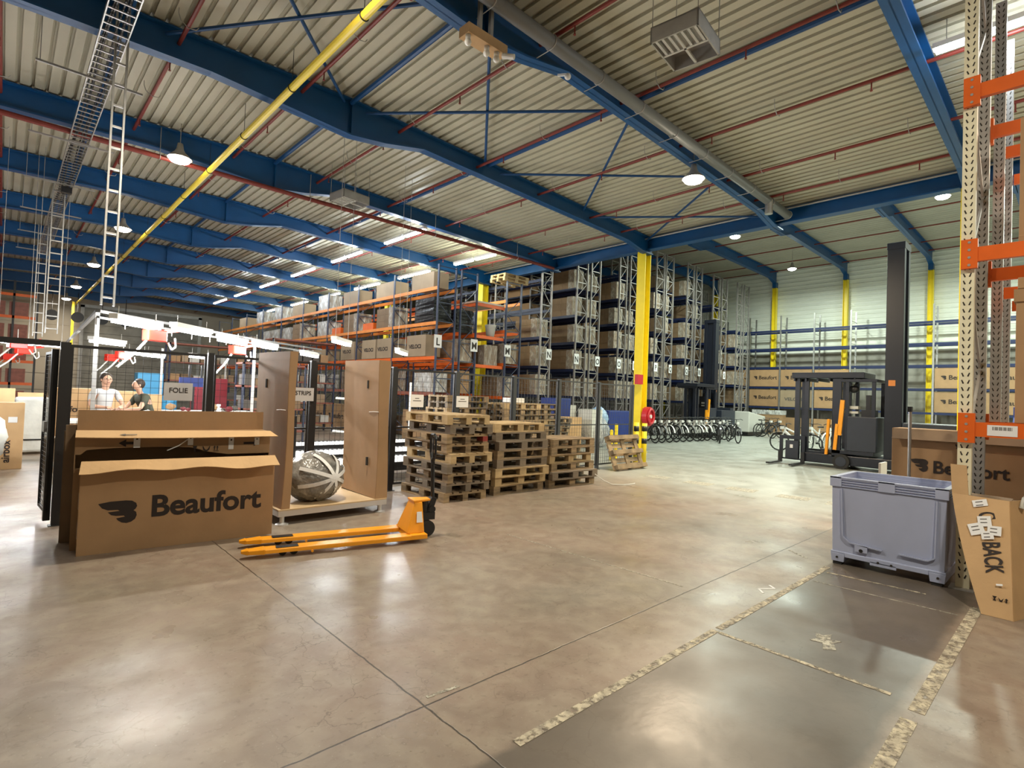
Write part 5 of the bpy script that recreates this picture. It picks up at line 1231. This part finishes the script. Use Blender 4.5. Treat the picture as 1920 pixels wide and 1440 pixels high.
t = empty('storage_container', (3.3, 21.8, 0), 0, 'light blue and blue stacked tubs behind the fence', 'tub'); MB().box(0, .75, 0, .6, 0, 1.2).build('tub_body', 'bblue', t, bevel=.02); MB().box(0, .75, 0, .6, 1.22, 1.95).build('upper_tub', 'bcyan', t, bevel=.02)
t = empty('drum', (4.2, 21.5, 0), 0, 'bright blue drum beside the stacked tubs', 'drum'); MB().lathe([(.2, 0), (.22, .02), (.22, 1.2), (.2, 1.22)], 16).build('drum_body', 'bcyan', t, smooth=True)
t = empty('pipe_stand', (3.5, 16.8, 1.55), 0, 'dark blue hoist beam behind the sign board', 'hoist'); MB().box(0, .75, 0, .12, 0, .25).build('beam', 'bblue', t); MB().box(.2, .24, 0, .05, .25, .6).box(.5, .54, 0, .05, .25, .6).build('hanger', 'blk', t); MB().box(.3, .36, .0, .06, -1.55, 0).build('post', 'blk', t)
t = empty('spray_bottle', (3.13, 11.72, .95), 0, 'white spray bottle on the packing table', 'bottle'); MB().lathe([(.04, 0), (.045, .16), (.02, .22), (.015, .25)], 12).build('bottle_body', 'whp', t, smooth=True); MB().box(-.04, .03, -.012, .012, .25, .29).build('trigger', 'whp', t)
# large door and panels in the far wall, warm rack at the far left
for i, (x0, x1, z0, z1, m) in enumerate([(3.6, 10.0, 0, 6.2, 'walld')]):
    mb = MB()
    for k in range(12): mb.box(x0, x1, YB-.06 - .02*(k % 2), YB-.01, z0+k*.52, z0+k*.52+.5)
    o = struct('door_1', mb, m)
    f = MB().box(x0-.2, x0, YB-.12, YB-.01, 0, 6.4).box(x1, x1+.2, YB-.12, YB-.01, 0, 6.4).box(x0-.2, x1+.2, YB-.12, YB-.01, 6.25, 6.45); struct('trim_1', f, 'galvl')
t = empty('pallet_rack', (-2.4, 33, 0), 0, 'dark rack with orange beams and loads at the far left', 'pallet rack')
for x in (0, 2.6, 3.4): MB().box(x, x+.08, 0, .08, 0, 6.0).build('upright_frame', 'blk', t)
for k in range(6): MB().box(.08, 3.4, 0, .06, .3 + k*1.0, .42 + k*1.0).box(.08, 3.4, .06, .75, .39 + k*1.0, .42 + k*1.0).build('beam', 'orange', t)
for k in range(5):
    for j in range(4): 
        q = empty('storage_crate', (-2.25 + j*.78, 33.1, 1.424 + k*1.0 - 1.0), 0, 'dull orange crate in the dark far left rack, row %d, %s from the left' % (k+1, ORD[j]), 'crate', 'crates in the far left rack'); MB().box(0, .66, 0, .6, 0, .62).build('crate_body', 'rust', q)
for i in range(4):
    t = empty('unit_heater', (1.9 + i*1.15, 40.5, 5.3), 0, 'dark round fan high on the far wall, %s from the left' % ORD[i], 'fan', 'fans on the far wall'); MB().tube((0, -.1, 0), (0, .1, 0), .3, 16).build('fan_drum', 'blk', t); MB().tube((0, 0, .28), (0, 0, 1.4), .02, 6).build('hanging_rod', 'blk', t)
t = empty('steel_post', (2.9, 41.5, 0), 0, 'thin yellow post before the beige far wall', 'post'); MB().box(-.06, .06, -.06, .06, 0, 6.3).build('post', 'yel', t)
# left edge items
t = empty('wrapped_pallet_load', (-1.15, 11.9, 0), 0, 'white foam covered bulky sack at the left edge', 'wrapped load'); MB().blob((.55, .4, .62), .72, .42, .62, 22, 14, .05, rr, .01).build('foam_cover', 'wrap', t, smooth=True)
t = carton(-.25, 12.95, 0, .57, .45, 1.17, 'brown upright carton with dark sideways lettering at the left edge', 'card2'); text(t, 'airbox', .15, (.40, -.008, .12), '-Y', 'ink', 'lettering', .02, 1, 'LEFT', PI/2); flat(t, SQ, .12, .10, (.36, -.004, .82), '-Y', 'white', 'paper_label')
t = empty('wrapped_pallet_load', (.22, 15.3, 0), 0, 'square load in quilted white foam beside the gate', 'wrapped load'); MB().box(0, .62, 0, .8, .05, 1.20).build('foam_cover', 'wrap', t, bevel=.05); MB().box(-.01, .63, -.01, .81, .30, .33).build('strap', 'blk', t)
for k in range(7): tag(MB().blob((0, 0, .10), .2, .14, .10, 10, 6, .1, rr).build('plastic_pouch', 'bcyan', loc=(-.75 + R.uniform(-.4, .5), 14.35 + R.uniform(-.05, .35), .95)), 'blue plastic pouch on the table beyond the gateway, %s of the pile' % ORD[k], 'pouch', 'blue pouches on the table')
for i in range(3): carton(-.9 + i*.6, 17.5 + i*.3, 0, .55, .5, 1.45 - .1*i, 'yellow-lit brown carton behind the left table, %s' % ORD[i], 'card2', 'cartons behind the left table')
PAL[2].put((-1.4, 19.5, 1.6), 0, 'pallet on a high load at the far left edge', 'pallets at the far left')
carton(-1.4, 19.5, 0, 1.2, .8, 1.59, 'big carton carrying a pallet at the far left edge', 'cardd')
t = empty('film_sack', (.95, 10.5, 0), 0, 'clear film waste heaped inside the fence at the front', 'sack'); MB().blob((0, 0, .32), .34, .3, .38, 18, 12, .1, rr, .01).build('film', 'filmd', t, smooth=True)
carton(.72, 9.1, 0, .38, .35, .90, 'dim brown carton just inside the fence', 'cardd')

# ------------------------------------------------------------------ people
def limb(name, edges, parent, m, sub=1):
    """edges: list of chains of (x,y,z,r); the first vertex of the first chain is the root"""
    V = []; E = []; Rr = []; idx = {}
    for ch in edges:
        prev = None
        for p in ch:
            key = tuple(round(c, 4) for c in p[:3])
            if key not in idx: idx[key] = len(V); V.append(p[:3]); Rr.append(p[3])
            if prev is not None: E.append((prev, idx[key]))
            prev = idx[key]
    me = bpy.data.meshes.new(name); me.from_pydata(V, E, []); me.materials.append(M[m])
    o = bpy.data.objects.new(name, me); COL.objects.link(o); o.parent = parent
    o.modifiers.new('skin', 'SKIN')
    sv = me.skin_vertices[0].data if me.skin_vertices else None
    if sv is None:
        me.attributes  # skin layer is made by the modifier
    for i, r in enumerate(Rr):
        if me.skin_vertices: me.skin_vertices[0].data[i].radius = (r, r*.85)
    if me.skin_vertices: me.skin_vertices[0].data[0].use_root = True
    q = o.modifiers.new('sub', 'SUBSURF'); q.levels = sub; q.render_levels = sub
    for mod in o.modifiers:
        if mod.type == 'SKIN': mod.use_smooth_shade = True
    return o
def person(x, y, rz, shirt, label, lean=0.0, h=1.0):
    t = empty('person', (x, y, 0), rz, label, 'person', 'people at the packing tables'); t.scale = (h, h, h)
    ly = -lean
    pel = (0, 0, .95, .125); ch = (0, ly*.6, 1.28, .14); nk = (0, ly*.95, 1.47, .055); hd = (0, ly*1.15, 1.60, .085); tp = (0, ly*1.2, 1.70, .075)
    arms = []
    hands = []
    for s in (-1, 1):
        sh = (s*.19, ly*.8, 1.40, .062); el = (s*.27, ly-.12, 1.14, .045); wr = (s*.12, ly-.34, 1.12, .028); pa = (s*.10, ly-.41, 1.12, .034)
        arms.append([ch, sh, el, wr, pa])
        for k in range(4): hands.append([pa, (s*(.075+.017*k), ly-.45, 1.12, .010), (s*(.075+.017*k), ly-.485+.006*abs(k-1), 1.105, .009), (s*(.075+.017*k), ly-.50+.006*abs(k-1), 1.085, .008)])
        hands.append([pa, (s*.06, ly-.42, 1.13, .011), (s*.04, ly-.45, 1.12, .009)])
    legs = [[pel, (s*.10, 0, .90, .09), (s*.11, -.02, .50, .062), (s*.11, .02, .09, .042), (s*.11, -.13, .04, .038)] for s in (-1, 1)]
    limb('body', [[pel, ch, nk, hd, tp]] + arms + hands + legs, t, 'skin', 2)
    q = limb('shirt', [[(0, 0, .93, .150), (0, ly*.3, 1.10, .148), (0, ly*.6, 1.28, .165), (0, ly*.8, 1.40, .10)]] + [[(0, ly*.8, 1.40, .10), (s*.19, ly*.8, 1.40, .078), (s*.25, ly*.9-.08, 1.20, .062)] for s in (-1, 1)], t, shirt, 2)
    limb('trousers', [[(0, 0, .97, .145), (s*.10, 0, .88, .11), (s*.11, -.02, .50, .080), (s*.11, .02, .11, .062)] for s in (-1, 1)], t, 'trous', 2)
    for s in (-1, 1): MB().blob((s*.11, -.06, .045), .05, .14, .045, 12, 8, 0, None, 0).build('shoe', 'blk', t, smooth=True)
    hx, hy, hz = hd[0], hd[1], 1.655
    hm = MB(); hm.blob((hx, hy+.025, hz+.012), .098, .108, .115, 16, 10); hm.build('hair', 'hair', t, smooth=True)
    MB().blob((hx, hy-.020, hz-.018), .080, .088, .105, 16, 12).build('face', 'skin', t, smooth=True)
    MB().blob((hx, hy-.108, hz-.02), .012, .018, .020, 8, 6).build('nose', 'skin', t, smooth=True)
    for s in (-1, 1): MB().blob((hx+s*.030, hy-.098, hz+.005), .011, .008, .008, 8, 6).build('eye', 'hair', t); MB().blob((hx+s*.085, hy-.005, hz-.02), .012, .02, .03, 8, 6).build('ear', 'skin', t, smooth=True)
    MB().box(hx-.022, hx+.022, hy-.105, hy-.10, hz-.072, hz-.065).build('mouth', 'dred', t)
    return t
person(1.42, 13.0, .25, 'shirtw', 'person in a light grey top with dark hair leaning over the packing table', .12)
person(2.25, 13.2, -1.25, 'shirtg', 'person in a dark olive top seen from the side, bent forward', .24, .95)
# strap end on the floor by the pallets
t = empty('strap', (8.35, 6.35, 0), 0, 'loose white plastic strap trailing from the right front pallet stack', 'strap'); MB().path([(-.10, .02, .20), (-.02, -.10, .10), (.12, -.22, .02), (.35, -.33, .008), (.62, -.36, .008), (.70, -.34, .01)], .010, 6).build('strap_band', 'whd', t)

# ------------------------------------------------------------------ camera
cam = bpy.data.cameras.new('camera'); co = bpy.data.objects.new('camera', cam); COL.objects.link(co)
yaw, pit, rol = .755792884, .0239691603, .0375372754
f = Vector((math.sin(yaw)*math.cos(pit), math.cos(yaw)*math.cos(pit), math.sin(pit))); r = Vector((math.cos(yaw), -math.sin(yaw), 0)); u = r.cross(f)
r2 = math.cos(rol)*r + math.sin(rol)*u; u2 = -math.sin(rol)*r + math.cos(rol)*u
co.matrix_world = Matrix(((r2.x, u2.x, -f.x, 0), (r2.y, u2.y, -f.y, 0), (r2.z, u2.z, -f.z, 1.6), (0, 0, 0, 1)))
cam.sensor_width = 36; cam.lens = 1013.92/1920*36; cam.clip_end = 200; cam.clip_start = .05
scn.camera = co
w = bpy.data.worlds.new('world'); scn.world = w; w.use_nodes = True
w.node_tree.nodes['Background'].inputs[0].default_value = (.5, .52, .5, 1); w.node_tree.nodes['Background'].inputs[1].default_value = .05
scn.view_settings.view_transform = 'Standard'; scn.view_settings.look = 'None'; scn.view_settings.gamma = 1; scn.view_settings.use_curve_mapping = False
scn.view_settings.exposure = -0.28
